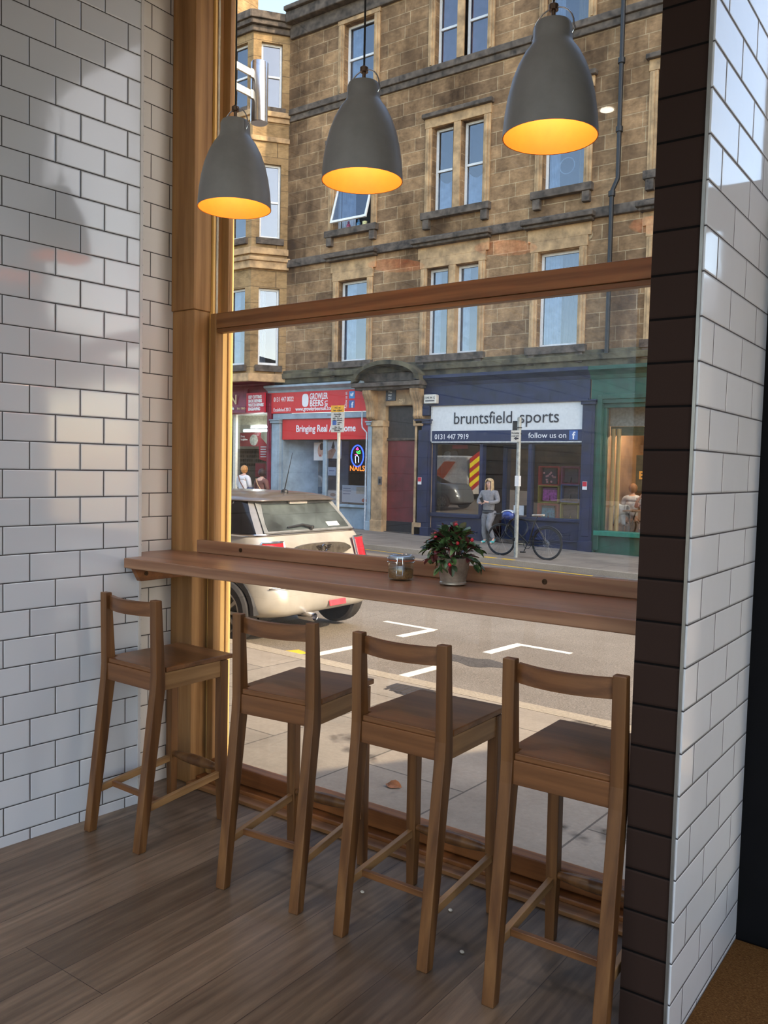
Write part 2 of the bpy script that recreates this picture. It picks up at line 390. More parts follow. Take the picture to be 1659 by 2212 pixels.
B().box(3.5, .468, .5, 5.1, .472, 3.4).build('pane', GLASS, sw)
mm = Mat('coir'); cv = mm.coord(); cf = noise(mm, mm.coord((1, 2, 1)), 160, 4, .8)
mm.base(mm.ramp(cf, [(.3, (96, 64, 36)), (.55, (160, 112, 66)), (.75, (206, 158, 102))])).set(Roughness=1.0, Specular_IOR_Level=.05); mm.bump(cf, 1.0, .02)
tag(B().box(2.2395, -.75, .001, 3.45, .43, .014).build('doormat', mm.m, bevel=.003), 'brown coir doormat inside the street door beside the tiled pier', 'doormat')

# ------------------------------------------------------------------ worktop
ct = thing('window_counter', 'long oak worktop fixed along the window with a bracket and upstand', 'counter', (0, 0, 0))
B().prism([(.010, -.082), (2.12, -.082), (2.12, .30), (-.136, .30), (-.136, .014), (.003, .014)], 'z', .982, 1.022).build('worktop', TOP, ct, bevel=.004)
up = B().box(.035, .275, 1.0225, 2.12, .30, 1.076).build('upstand', TOP, ct, bevel=.003)
def screw(x, y, z, ax, par):
    m = MX.Translation((x, y, z)) @ (MX.Rotation(pi/2, 4, 'X') if ax == 'y' else MX.Rotation(pi/2, 4, 'Y'))
    B().lathe([(.009, 0), (.009, .002), (.0035, .002), (.0035, .0005)], 14, m).build('screw', flat('brass_screw', (72, 52, 34), .4, .7), par, True)
screw(.30, .275, 1.05, 'y', up); screw(1.66, .275, 1.047, 'y', up)
br = B().prism([(-.052, .981), (.27, .981), (.27, .925), (-.02, .925)], 'x', .012, .040).build('bracket', SILL, ct, bevel=.003)
screw(.040, .005, .955, 'x', br)

# ------------------------------------------------------------------ stools
def stool_proto():
    r = thing('bar_stool', 'tmp', 'bar stool')
    wd, pt = .167, .036
    def leg(sx, rear):
        b = B()
        a0, a1 = (sx*wd, sx*(wd-pt))
        x0, x1 = min(a0, a1), max(a0, a1)
        if rear:
            secs = [(-.274, -.240, 0, 0), (-.204, -.158, .575, 0), (-.200, -.158, .63, 0), (-.204, -.176, .905, 0)]
            rings = []
            for ya, yb, z, _ in secs: rings.append([V((x0, ya, z)), V((x1, ya, z)), V((x1, yb, z)), V((x0, yb, z))])
            b.loft(rings)
        else:
            rings = []
            for z, t in ((0, .007), (.22, 0), (.636, 0)):
                xa, xb = (x0+t, x1) if sx > 0 else (x0, x1-t)
                if sx > 0: xa, xb = x0+t, x1
                rings.append([V((xa, .112+t, z)), V((xb, .112+t, z)), V((xb, .148, z)), V((xa, .148, z))])
            b.loft(rings)
        return b.build('leg', STW, r, bevel=.003)
    for sx in (-1, 1): leg(sx, True); leg(sx, False)
    i = wd-pt
    B().prism([(-wd+.004, .176), (wd-.004, .176), (wd-.004, -.150), (i-.001, -.150), (i-.001, -.192), (-i+.001, -.192), (-i+.001, -.150), (-wd+.004, -.150)], 'z', .637, .655).build('seat', STX, r, bevel=.003)
    B().box(-i, -.196, .572, i, -.172, .637).build('apron', STX, r, bevel=.002)
    B().box(-i, .118, .572, i, .142, .6365).build('apron', STX, r, bevel=.002)
    for sx in (-1, 1):
        B().box(sx*(wd-.006), -.162, .572, sx*(wd-.028), .113, .6365).build('apron', STL, r, bevel=.002)
        m = wd-.018
        B().hexa([(sx*m-.009, -.232, .136), (sx*m+.009, -.232, .136), (sx*m+.009, .114, .170), (sx*m-.009, .114, .170)], [(sx*m-.009, -.226, .162), (sx*m+.009, -.226, .162), (sx*m+.009, .114, .196), (sx*m-.009, .114, .196)]).build('stretcher', STL, r, bevel=.002)
    B().box(-wd+.027, -.168, .146, wd-.027, -.152, .166).build('stretcher', STX, r, bevel=.002)
    pts = []; rs = []
    for k in range(13):
        t = -1+k/6; pts.append((t*(i+.003), .128, .203)); rs.append(.010+.011*cos(t*pi/2)**.8 if abs(t) < .999 else .010)
    B().tube(pts, rs, 12).build('foot_rail', STW, r, True)
    n = 12; ra = []
    for k in range(n+1):
        t = -1+2*k/n; y = -.178-.030*(1-t*t)
        ra.append([V((t*i, y-.009, .842)), V((t*i, y+.009, .842)), V((t*i, y+.009, .893)), V((t*i, y-.009, .893))])
    B().loft(ra).build('crest_rail', STX, r, True)
    return r
SP = stool_proto()
SL = ['oak bar stool nearest the white tiled wall under the worktop end', 'second oak bar stool from the white tiled wall', 'third oak bar stool from the white tiled wall', 'oak bar stool beside the dark tiled pier, nearest the camera']
for k, (x, y, a) in enumerate(((.225, -.022, -.02), (.915, -.004, .10), (1.427, 0.0, .01), (1.945, -.02, .015))):
    o = SP if k == 0 else copy_tree(SP)
    o.location = (x, y, 0); o.rotation_euler = (0, 0, a); o['label'] = SL[k]; o['group'] = 'bar stools along the window'

# ------------------------------------------------------------------ pendants
SHADE = flat('grey_lacquer', (132, 130, 130), .42, var=.03)
INNER = flat('orange_inner_paint', (250, 163, 58), .6, var=.02)
def pendant(x, y, label):
    r = thing('pendant_lamp', label, 'pendant lamp', (x, y, 2.30), 0, 'grey pendant lamps over the worktop')
    prof = [(.1285, 0), (.1275, .02), (.124, .06), (.117, .105), (.106, .150), (.091, .190), (.074, .222), (.060, .240), (.0535, .252), (.052, .268), (.0515, .290), (.047, .300), (.012, .302)]
    B().lathe(prof, 48, cap=False).build('shade', SHADE, r, True)
    inn = [(a-.003 if a > .02 else a, z-.0025 if k else z+.0005) for k, (a, z) in enumerate(prof)]
    B().lathe(inn, 48, cap=False).lathe([(.1285, 0), (.1255, .0005)], 48, cap=False).build('inner_face', INNER, r, True)
    hb = [(-.056, 0, .262), (-.064, 0, .275)]+[(.060*cos(pi-pi*k/12)*1.0, 0, .285+.058*sin(pi*k/12)) for k in range(13)]+[(.064, 0, .275), (.056, 0, .262)]
    B().tube(hb, .0022, 8).build('hanger_bail', CHROME, r, True)
    B().tube([(0, 0, .30), (0, 0, .338)], .006, 10).lathe([(.013, .336), (.013, .350), (.006, .356)], 16).build('cord_grip', flat('cord_grip_metal', (112, 92, 78), .35, .8), r, True)
    B().tube([(0, 0, .352), (0, 0, 1.298)], .0032, 8).build('cord', BLACKP, r, True)
    B().lathe([(.05, 1.298), (.05, 1.27), (.03, 1.262)], 24).build('ceiling_rose', SHADE, r, True)
    B().sphere((0, 0, .165), .028, 14, 10).build('bulb', emit('warm_bulb', (255, 214, 150), 2), r, True)
    d = bpy.data.lights.new('bulb_light', 'POINT'); d.energy = .7; d.color = (1, .84, .62); d.shadow_soft_size = .03
    lo = bpy.data.objects.new('bulb_light', d); lo.location = (0, 0, .125); lo.parent = r; COL.objects.link(lo)
pendant(.59, -.06, 'grey bell pendant lamp nearest the white tiled wall')
pendant(1.145, -.045, 'grey bell pendant lamp hanging in the middle of the three')
pendant(1.79, -.05, 'grey bell pendant lamp beside the dark tiled pier, hanging nearest')
# recessed lamps: first one sparks in the glass, the rest added as room fill
DLK = ['over the second stool and nearest the window', 'added as fill behind the stools by the tiled wall', 'added as fill in the middle of the room', 'added as fill in front of the street door', 'added as fill at the back by the tiled wall', 'added as fill at the back of the room']
for k, (x, y) in enumerate(((.77, -1.98), (.6, -3.6), (2.4, -3.6), (3.6, -1.4), (4.4, -3.6), (3.2, -5.2))):
    d = thing('ceiling_downlight', 'small round recessed downlight '+DLK[k], 'downlight', (x, y, 3.6), 0, 'recessed ceiling downlights')
    B().lathe([(.045, -.001), (.055, -.003), (.055, 0)], 24).build('bezel', WHITE, d, True); B().lathe([(.04, -.006), (.04, -.004)], 20).build('lens', emit('downlight_lens', (255, 240, 218), 14), d, True)
    q = bpy.data.lights.new('downlight_beam', 'SPOT'); q.energy = 42; q.spot_size = RAD(120); q.spot_blend = .8; q.shadow_soft_size = .04; q.color = (1, .98, .96)
    lo = bpy.data.objects.new('downlight_beam', q); lo.location = (0, 0, -.02); lo.parent = d; COL.objects.link(lo)

# ------------------------------------------------------------------ jar and plant
jar = thing('storage_jar', 'clip top glass jar of brown sugar on the worktop', 'jar', (1.190, .150, 1.0235))
JG = glass('jar_glass', .05, 1.45, (238, 244, 240))
B().lathe([(.0385, 0), (.043, .004), (.0445, .012), (.0445, .044), (.042, .052), (.041, .056), (.044, .058), (.044, .063)], 32).build('body', JG, jar, True)
B().lathe([(.0405, .006), (.0415, .034), (.03, .038), (.0005, .039)], 28).build('sugar', flat('brown_sugar', (128, 92, 56), .95, var=.25, scale=300), jar, True)
B().lathe([(.044, .0645), (.044, .068)], 32).build('gasket', flat('orange_rubber', (176, 92, 60), .7), jar, True)
B().lathe([(.0445, .069), (.0455, .074), (.044, .080), (.038, .083), (.036, .081), (.0005, .080)], 32).build('lid', flat('glass_lid', (150, 158, 166), .12, .4, var=.1), jar, True)
a0 = -1.05
def wp(a, r, z): return (r*cos(a), r*sin(a), z)
wr = B().torus((0, 0, .060), .0462, .0012, 'z', 40, 6).torus((0, 0, .0725), .0466, .0012, 'z', 40, 6)
for s in (-.18, .18): wr.tube([wp(a0+s, .0465, .079), wp(a0+s, .049, .068), wp(a0+s*1.1, .050, .052)], .0012, 6)
wr.tube([wp(a0-.2, .050, .055), wp(a0-.2, .056, .036), wp(a0-.17, .060, .020), wp(a0+.17, .060, .020), wp(a0+.2, .056, .036), wp(a0+.2, .050, .055)], .0013, 6)
wr.build('wire_clasp', CHROME, jar, True)

pl = thing('potted_plant', 'red berried wintergreen plant in a small metal pot on the worktop', 'potted plant', (1.385, .168, 1.0235))
POT = flat('galvanised_pot', (172, 162, 150), .38, .55, var=.12, scale=30)
B().lathe([(.040, 0), (.0445, .003), (.0445, .008), (.041, .011), (.0425, .014), (.055, .085), (.0565, .088), (.054, .09), (.051, .086), (.048, .06), (.001, .06)], 36).build('pot', POT, pl, True)
B().lathe([(.049, .070), (.03, .078), (.0005, .080)], 24).build('soil', flat('potting_soil', (52, 40, 32), 1., var=.3, scale=80), pl, True)
rnd = random.Random(11)
def leaf(bm, p, d, L, w):
    d = d.normalized(); x = d.cross(V((0, 0, 1)))
    x = x.normalized() if x.length > .01 else V((1, 0, 0)); x = (x+V((rnd.uniform(-.4, .4), rnd.uniform(-.4, .4), rnd.uniform(-.4, .4)))).normalized(); up = x.cross(d).normalized()
    pts = []; ts = (0, .2, .45, .7, .9, 1)
    ws = (.15, .75, 1., .8, .4, .03)
    vs = []; fs = []
    for t, k in zip(ts, ws):
        c = p+d*(L*t)-up*(L*.25*t*t)
        vs += [c-x*(w*k)+up*(w*.35*k), c, c+x*(w*k)+up*(w*.35*k)]
    for i in range(5):
        a = i*3
        fs += [(a, a+1, a+4, a+3), (a+1, a+2, a+5, a+4)]
    k = len(vs)
    th = V((0, 0, -.0006)); vs2 = [v+up*-.0007 for v in vs]
    bm.add(vs, fs); bm.add(vs2, [tuple(reversed(f)) for f in fs])
groups = {'leaf_green': (B(), (92, 122, 74)), 'leaf_dark': (B(), (58, 76, 50)), 'leaf_red': (B(), (104, 52, 54))}
stems = B(); bspots = []
for k in range(46):
    a = rnd.uniform(0, 2*pi); sp = rnd.uniform(.1, 1)**.6
    base = V((.03*cos(a)*sp, .03*sin(a)*sp, .08)); R = .072*sp
    tip = V((R*cos(a)*1.25, R*sin(a)*1.1, .085+.100*(1-sp*sp*.75)*rnd.uniform(.75, 1.1)-(.05 if sp > .85 and rnd.random() < .55 else 0)))
    midp = (base+tip)/2+V((0, 0, .035)); P = []
    for q in range(7):
        t = q/6; P.append(base*(1-t)**2+midp*(2*t*(1-t))+tip*t*t)
    stems.tube(P, [.0013]*7, 5)
    for q in range(2, 7):
        for z in range(2 if q < 6 else 3):
            g = rnd.choices(['leaf_green', 'leaf_dark', 'leaf_red'], [5, 4, 3])[0]
            d = (P[q]-P[q-1]).normalized()+V((rnd.uniform(-1, 1), rnd.uniform(-1, 1), rnd.uniform(-.5, .7)))
            leaf(groups[g][0], P[q], d, rnd.uniform(.022, .036), rnd.uniform(.008, .0135))
    if rnd.random() < .5: bspots.append(P[rnd.choice((4, 5, 6))]+(P[6]-base).normalized()*.012+V((rnd.uniform(-.01, .01), rnd.uniform(-.012, .004), .006)))
lm = flat('stem_brown', (84, 52, 44), .7)
st = stems.build('stems', lm, pl, True)
for nm, (bm, c) in groups.items():
    o = bm.build('foliage', flat(nm, c, .35, var=.25, scale=50), pl, True); o['kind'] = 'stuff'
BER = flat('red_berry', (196, 36, 56), .28, var=.1)
for p in bspots[:20]: B().sphere(p, .0062, 10, 7).build('berry', BER, pl, True)
# ------------------------------------------------------------------ street
def flags(name, bw, rh, a, b, x0=0., y0=0., joint=(104, 96, 86), wet=True):
    m = Mat(name); tc = m.n('TexCoord'); sp = m.n('SeparateXYZ'); m.l(tc.outputs['Object'], sp.inputs[0]); cb = m.n('CombineXYZ')
    su = m.n('Math', operation='SUBTRACT'); su.inputs[1].default_value = x0; m.l(sp.outputs[0], su.inputs[0])
    sv = m.n('Math', operation='SUBTRACT'); sv.inputs[1].default_value = y0; m.l(sp.outputs[1], sv.inputs[0])
    m.l(sv.outputs[0], cb.inputs[0]); m.l(su.outputs[0], cb.inputs[1])
    br = m.n('TexBrick', offset=.5, offset_frequency=2); br.inputs['Scale'].default_value = 1; br.inputs['Brick Width'].default_value = bw; br.inputs['Row Height'].default_value = rh
    br.inputs['Mortar Size'].default_value = .006; br.inputs['Mortar Smooth'].default_value = .3; br.inputs['Bias'].default_value = 0
    br.inputs['Color1'].default_value = (*lin(a), 1); br.inputs['Color2'].default_value = (*lin(b), 1); br.inputs['Mortar'].default_value = (*lin(joint), 1)
    m.l(cb.outputs[0], br.inputs['Vector'])
    n1 = noise(m, m.coord(), 1.3, 6, .65); n2 = noise(m, m.coord(), 40, 3, .7)
    col = m.mix(.45, br.outputs['Color'], m.ramp(n1, [(.32, (150, 144, 138)), (.62, (255, 252, 248))]), 'MULTIPLY')
    col = m.mix(.25, col, m.ramp(n2, [(.3, (170, 165, 160)), (.7, (255, 255, 255))]), 'MULTIPLY')
    m.base(col)
    if wet:
        n3 = noise(m, m.coord((1, 1, 1), loc=(3.1, .4, 0)), 1.5, 5, .6)
        wcol = m.ramp(n3, [(.62, (255, 255, 255)), (.68, (120, 116, 114))]); m.base(m.mix(.8, col, wcol, 'MULTIPLY'))
        rr = m.n('MapRange'); rr.inputs['From Min'].default_value = .62; rr.inputs['From Max'].default_value = .68; rr.inputs['To Min'].default_value = .85; rr.inputs['To Max'].default_value = .25
        m.l(n3, rr.inputs[0]); m.l(rr.outputs[0], m.p.inputs['Roughness'])
    else: m.set(Roughness=.85)
    m.set(Specular_IOR_Level=.3); m.bump(n2, .2, .005); return m.m
def slab(name, x0, y0, x1, y1, off, mat, th=.12, parent=None):
    c = [(x0, y0), (x1, y0), (x1, y1), (x0, y1)]
    o = B().hexa([(x, y, GZ(x, y, off-th)) for x, y in c], [(x, y, GZ(x, y, off)) for x, y in c]).build(name, mat, parent)
    return struct(o) if not parent else o
FLAG = flags('paving_flags', 1.2, .62, (164, 152, 136), (150, 140, 126), .80, 1.28)
FLAG2 = flags('far_paving_flags', .9, .6, (156, 142, 124), (144, 130, 114), 0, 0, (96, 88, 80), False)
KERB = ground('kerb_granite', (150, 138, 120), (178, 164, 142), (190, 184, 176), 50)
ROAD = ground('asphalt', (88, 82, 75), (152, 141, 127), (190, 184, 178), 85, .6)
slab('pavement', -14, .56, 14, 2.92, 0, FLAG); slab('kerb', -14, 2.92, 14, 3.07, .002, KERB)
rd = slab('road', -34, 3.07, 22, 13.42, -.10, ROAD)
slab('kerb', -34, 13.42, 22, 13.58, .0, KERB); slab('pavement', -34, 13.58, 22, 18.4, 0, FLAG2)
slab('side_street', 5.36, -14, 11, .56, -.05, ROAD); slab('side_road', 5.6, 18.4, 22, 32, -.05, ROAD)
LINE = ground('road_paint_white', (214, 208, 192), (232, 226, 210), (225, 222, 214), 70); YEL = ground('road_paint_yellow', (214, 168, 40), (236, 192, 62), (225, 215, 190), 60)
def mark(pts, mat, off=-.0965, par=None):
    B().loft([[V((x, y, GZ(x, y, off-.004))) for x, y in pts], [V((x, y, GZ(x, y, off))) for x, y in pts]]).build('road_marking', mat, par or rd)
def bar(x0, y0, x1, y1, w, mat, off=-.0965):
    d = V((x1-x0, y1-y0, 0)).normalized(); p = V((-d.y, d.x, 0))*(w/2)
    mark([(x0-p.x, y0-p.y), (x1-p.x, y1-p.y), (x1+p.x, y1+p.y), (x0+p.x, y0+p.y)], mat, off)
bar(-2.72, 5.50, -2.05, 5.50, .09, LINE); bar(-2.08, 5.46, -2.08, 4.86, .09, LINE)
bar(-2.04, 4.12, -2.04, 3.42, .09, LINE); bar(-1.04, 4.0, -1.04, 3.38, .09, LINE)
bar(-1.06, 5.47, -1.06, 4.84, .09, LINE); bar(-1.10, 5.50, -.50, 5.50, .09, LINE)
bar(-2.31, 3.22, -2.20, 3.53, .16, YEL)
bar(-6.1, 13.16, -3.4, 13.10, .10, YEL); bar(-9.4, 13.22, -7.6, 13.18, .06, YEL)
for x in (-5.95, -5.52): B().loft([[V((a, b, GZ(a, b, .001))) for a, b in ((x, 13.43), (x+.26, 13.43), (x+.26, 13.60), (x, 13.60))], [V((a, b, GZ(a, b, .005))) for a, b in ((x, 13.43), (x+.26, 13.43), (x+.26, 13.60), (x, 13.60))]]).build('road_marking', YEL, rd)
OILM = ground('oil_stain', (50, 48, 48), (104, 98, 92), None, 60)
mark([(-.95+.36*cos(a)*(1+.2*sin(3*a)), 4.40+.17*sin(a)*(1+.3*cos(5*a))) for a in [k*pi/9 for k in range(18)]], OILM, -.098)
gm = flat('cast_iron', (84, 76, 70), .6, .6)
o = B().box(-.17, -.12, -.02, .17, .12, .004).build('drain_cover', gm)
for k in range(6): B().box(-.14+k*.048, -.09, .0045, -.112+k*.048, .09, .007).build('drain_rib', gm, o)
o.location = (-.52, 2.72, GZ(-.52, 2.72)); tag(o, 'small square iron cover set in the sunlit pavement by the kerb', 'drain cover')
lf = B(); leaf(lf, V((-.03, 0, .012)), V((1, .3, .1)), .07, .026); leaf(lf, V((-.02, -.01, .008)), V((-.4, .8, .3)), .03, .012)
o = lf.build('fallen_leaf', flat('dry_leaf', (150, 98, 62), .8, var=.2)); o.location = (.52, 1.08, GZ(.52, 1.08)); tag(o, 'dry brown leaf lying on the pavement outside the window', 'leaf')

# ------------------------------------------------------------------ tenement across the road
NF = 18.0
ST = stone('tenement_ashlar', (196, 160, 120), (148, 120, 92), (88, 78, 70), .355, 1.0, (222, 198, 160), .9, stain_lo=.38, stain_hi=.66)
STB = stone('bay_ashlar', (184, 156, 114), (160, 132, 96), (140, 122, 104), .5, 1.4, (120, 100, 76), .45)
DRESS = flat('dressed_stone', (178, 146, 106), .9, var=.16, scale=3)
LEDGE = flat('sooty_ledge_stone', (86, 76, 66), .9, var=.28, scale=5)
MOSS = flat('mossy_ledge_stone', (78, 72, 54), .95, var=.4, scale=2.5)
CURT = {c: flat(n, k, .9, var=.1, scale=4) for c, (n, k) in {'w': ('net_curtain', (214, 218, 222)), 'p': ('mauve_curtain', (170, 120, 134)), 'g': ('grey_curtain', (120, 116, 108)), 'y': ('ochre_curtain', (176, 150, 84))}.items()}
bd = thing('tenement_building', 'soot stained sandstone tenement with sash windows above the shops across the road', 'building', (0, NF, 0))
def holes_wall(b, x0, x1, z0, z1, holes, th=.45, m=None):
    xs = sorted({x0, x1}|{h[0] for h in holes}|{h[1] for h in holes}); zs = sorted({z0, z1}|{h[2] for h in holes}|{h[3] for h in holes})
    def P(x, y, z): p = V((x, y, z)); return m @ p if m else p
    inh = lambda x, z: any(h[0] < x < h[1] and h[2] < z < h[3] for h in holes)
    for i in range(len(xs)-1):
        for j in range(len(zs)-1):
            if not inh((xs[i]+xs[i+1])/2, (zs[j]+zs[j+1])/2):
                b.quad(P(xs[i], 0, zs[j]), P(xs[i+1], 0, zs[j]), P(xs[i+1], 0, zs[j+1]), P(xs[i], 0, zs[j+1]))
                b.quad(P(xs[i+1], th, zs[j]), P(xs[i], th, zs[j]), P(xs[i], th, zs[j+1]), P(xs[i+1], th, zs[j+1]))
    for a, c, d, e in holes:
        b.quad(P(a, 0, d), P(a, th, d), P(a, th, e), P(a, 0, e)); b.quad(P(c, th, d), P(c, 0, d), P(c, 0, e), P(c, th, e))
        b.quad(P(a, 0, e), P(a, th, e), P(c, th, e), P(c, 0, e)); b.quad(P(a, th, d), P(a, 0, d), P(c, 0, d), P(c, th, d))
    # close the ends and the top
    for x in (x0, x1): b.quad(P(x, 0, z0), P(x, th, z0), P(x, th, z1), P(x, 0, z1))
    b.quad(P(x0, 0, z1), P(x1, 0, z1), P(x1, th, z1), P(x0, th, z1))
R3, R2z, R1 = (12.50, 14.46), (8.51, 10.79), (4.58, 6.97)
wins = [(-13.58, -12.50, *R3, 1, 'w'), (-10.38, -9.68, *R3, 1, 'p'), (-9.46, -8.76, *R3, 1, 'p'), (-7.0, -5.95, *R3, 1, 'y'), (-4.3, -3.2, *R3, 1, 'w'),
        (-13.86, -12.52, 8.51, 10.79, 2, 'w'), (-10.38, -9.75, *R2z, 1, 'v'), (-9.45, -8.81, *R2z, 1, 'v'), (-7.04, -5.95, *R2z, 1, 'o'), (-4.15, -3.1, *R2z, 1, 'w'),
        (-13.64, -12.60, *R1, 0, 'w'), (-10.47, -9.82, *R1, 0, 'w'), (-9.56, -8.86, *R1, 0, 'w'), (-7.08, -6.0, *R1, 0, 'h'), (-4.1, -3.0, *R1, 0, 'w')]
b = B(); holes_wall(b, -15.78, 5.6, 4.0, 15.0, [w[:4] for w in wins]); b.build('wall', ST, bd)
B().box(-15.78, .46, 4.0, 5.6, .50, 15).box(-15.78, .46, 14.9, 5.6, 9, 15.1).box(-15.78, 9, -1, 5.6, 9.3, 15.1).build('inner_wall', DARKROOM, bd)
def window(x0, x1, z0, z1, rails, cur, m=MX.Identity(4), y=.16):
    f = B(); t = .065
    f.box(x0, y, z0, x0+t, y+.06, z1, m).box(x1-t, y, z0, x1, y+.06, z1, m).box(x0+t, y, z0, x1-t, y+.06, z0+t*1.3, m).box(x0+t, y, z1-t, x1-t, y+.06, z1, m)
    zm = (z0+z1)/2
    if rails == 1: f.box(x0+t, y-.01, zm-.03, x1-t, y+.05, zm+.03, m)
    if rails == 2: f.box(x0+t, y, zm+.35, x1-t, y+.06, zm+.41, m)
    w = f.build('window', WHITE, bd)
    if rails == 2:
        B().box(x0+t, y+.03, zm+.41, x1-t, y+.036, z1-t, m).build('pane', PANE, w)
        # bottom casement swung out
        mm2 = m @ MX.Translation((0, y, zm+.30)) @ MX.Rotation(RAD(-17), 4, 'X')
        q = B(); h = zm+.30-z0-.12
        q.box(x0, -.02, -h, x0+.06, .03, 0, mm2).box(x1-.06, -.02, -h, x1, .03, 0, mm2).box(x0+.06, -.02, -h, x1-.06, .03, -h+.07, mm2).box(x0+.06, -.02, -.06, x1-.06, .03, 0, mm2).build('open_casement', WHITE, w)
        B().box(x0+.06, 0, -h+.07, x1-.06, .006, -.06, mm2).build('pane', PANE, w)
    else:
        B().box(x0+t, y+.03, z0+t, x1-t, y+.036, z1-t, m).build('pane', PANE, w)
    yc = y+.12
    def drape(a, c, za, zb, mat, amp=.02, per=9):
        n = 24; r1 = []; r2 = []
        for k in range(n+1):
            u = a+(c-a)*k/n; yy = yc+amp*sin(k*per*.5); r1.append(m @ V((u, yy, za))); r2.append(m @ V((u, yy, zb)))
        B().loft([r1, r2], cap=False, closed=False).build('curtain', mat, w)
    W_ = x1-x0
    if cur == 'w': drape(x0+.05, x0+W_*.42, z0, z1, CURT['w'])
    if cur == 'p': drape(x0, x1, z0, z1, CURT['p'], .03, 6)
    if cur == 'y': drape(x0, x0+W_*.3, z0, z1, CURT['w']); drape(x1-W_*.35, x1, z0, z1, CURT['y'])
    if cur == 'v':
        n = 14; r1 = []; r2 = []
        for k in range(n+1):
            u = x0+W_*k/n; t = k/n*2-1; r1.append(m @ V((u, yc+.01*sin(k*2), z0))); r2.append(m @ V((u, yc+.01*sin(k*2), zm-.32+.25*t*t)))
        B().loft([r1, r2], cap=False, closed=False).build('curtain', CURT['w'], w)
    if cur == 'o':
        drape(x0, x0+W_*.3, z0, z1, CURT['w']); drape(x1-W_*.22, x1, z0, z1, CURT['y'])
        mt = m @ MX.Translation((x0+W_*.5, yc-.04, z0+.62))
        bb = B(); bb.tube([mt @ V((.2*cos(a), 0, .2*sin(a))) for a in [k*pi/12 for k in range(24)]], .012, 6, True); bb.build('hoop_ornament', WHITE, w)
    if cur == 'h': drape(x0+.05, x0+W_*.48, z0, z1, CURT['w']); drape(x0+W_*.55, x1-.05, z0, z1, CURT['g'])
    return w
for w in wins: window(*w)
# dressed surrounds, sills and hoods
pairs = [(-13.6, -12.48, R3), (-10.4, -8.74, R3), (-7.05, -5.93, R3), (-4.3, -3.2, R3), (-13.9, -12.48, R2z), (-10.42, -8.78, R2z), (-7.06, -5.93, R2z), (-4.15, -3.1, R2z), (-13.66, -12.58, R1), (-10.49, -8.84, R1), (-7.1, -5.98, R1), (-4.1, -3.0, R1)]
for x0, x1, (z0, z1) in pairs:
    sur = B(); sil = B(); hood = B()
    for s, a in ((-1, x0), (1, x1)):
        sur.box(a, -.05, z0-.02, a+s*.2, .1, z1+.02); sur.box(a+s*.06, -.075, z0, a+s*.13, -.05, z1)
    sur.box(x0-.22, -.06, z1+.02, x1+.22, .1, z1+.28)
    if x1-x0 > 1.5:
        xm = (x0+x1)/2; sur.box(xm-.11, -.05, z0, xm+.11, .2, z1+.05)
    if z0 < 12:
        sil.box(x0-.26, -.16, z0-.2, x1+.26, .2, z0-.005)
        for a in (x0-.1, x1+.1): sil.box(a-.1, -.13, z0-.46, a+.1, .05, z0-.2)
        sil.build('sill', LEDGE, bd, bevel=.015)
    if z0 == R1[0]:
        sur.box(x0-.3, -.05, z1+.28, x1+.3, .1, z1+.60)
        hood.box(x0-.36, -.22, z1+.60, x1+.36, .1, z1+.68).box(x0-.42, -.30, z1+.68, x1+.42, .1, z1+.80)
    if z0 == R2z[0]: hood.box(x0-.28, -.16, z1+.28, x1+.28, .1, z1+.40)
    if hood.v: hood.build('hood_moulding', LEDGE, bd, bevel=.02)
    sur.build('window_surround', DRESS, bd, bevel=.01)
B().box(-15.7, -.12, 12.28, 5.6, .1, 12.46).box(-15.7, -.06, 12.10, 5.6, .1, 12.28).build('string_course', LEDGE, bd, bevel=.02)
B().box(-15.7, -.10, 7.62, 5.6, .1, 7.86).build('string_course', LEDGE, bd, bevel=.02)
B().box(-15.7, -.10, 14.6, 5.6, .1, 15.0).box(-15.7, -.32, 15.0, 5.6, .2, 15.32).box(-15.7, -.42, 15.32, 5.6, .3, 15.46).build('cornice', LEDGE, bd, bevel=.03)
B().box(-15.8, -.10, 4.0, 5.6, .1, 4.42).box(-15.8, -.18, 4.16, 5.6, .1, 4.32).build('shop_ledge', MOSS, bd, bevel=.02)
# ground floor piers between the shops and the slate roof
for q in ((-16.3, -15.95), (-12.42, -11.85), (-10.72, -10.2), (-5.75, -5.25), (.7, 5.6)): B().box(q[0], .02, -1, q[1], .5, 4).build('pier', DRESS, bd)
B().prism([(.2, 15.4), (9.3, 15.4), (5.4, 19.2), (4.2, 19.2)], 'x', -15.7, 5.6).build('roof', flat('slate', (70, 74, 82), .7, var=.2, scale=2), bd)
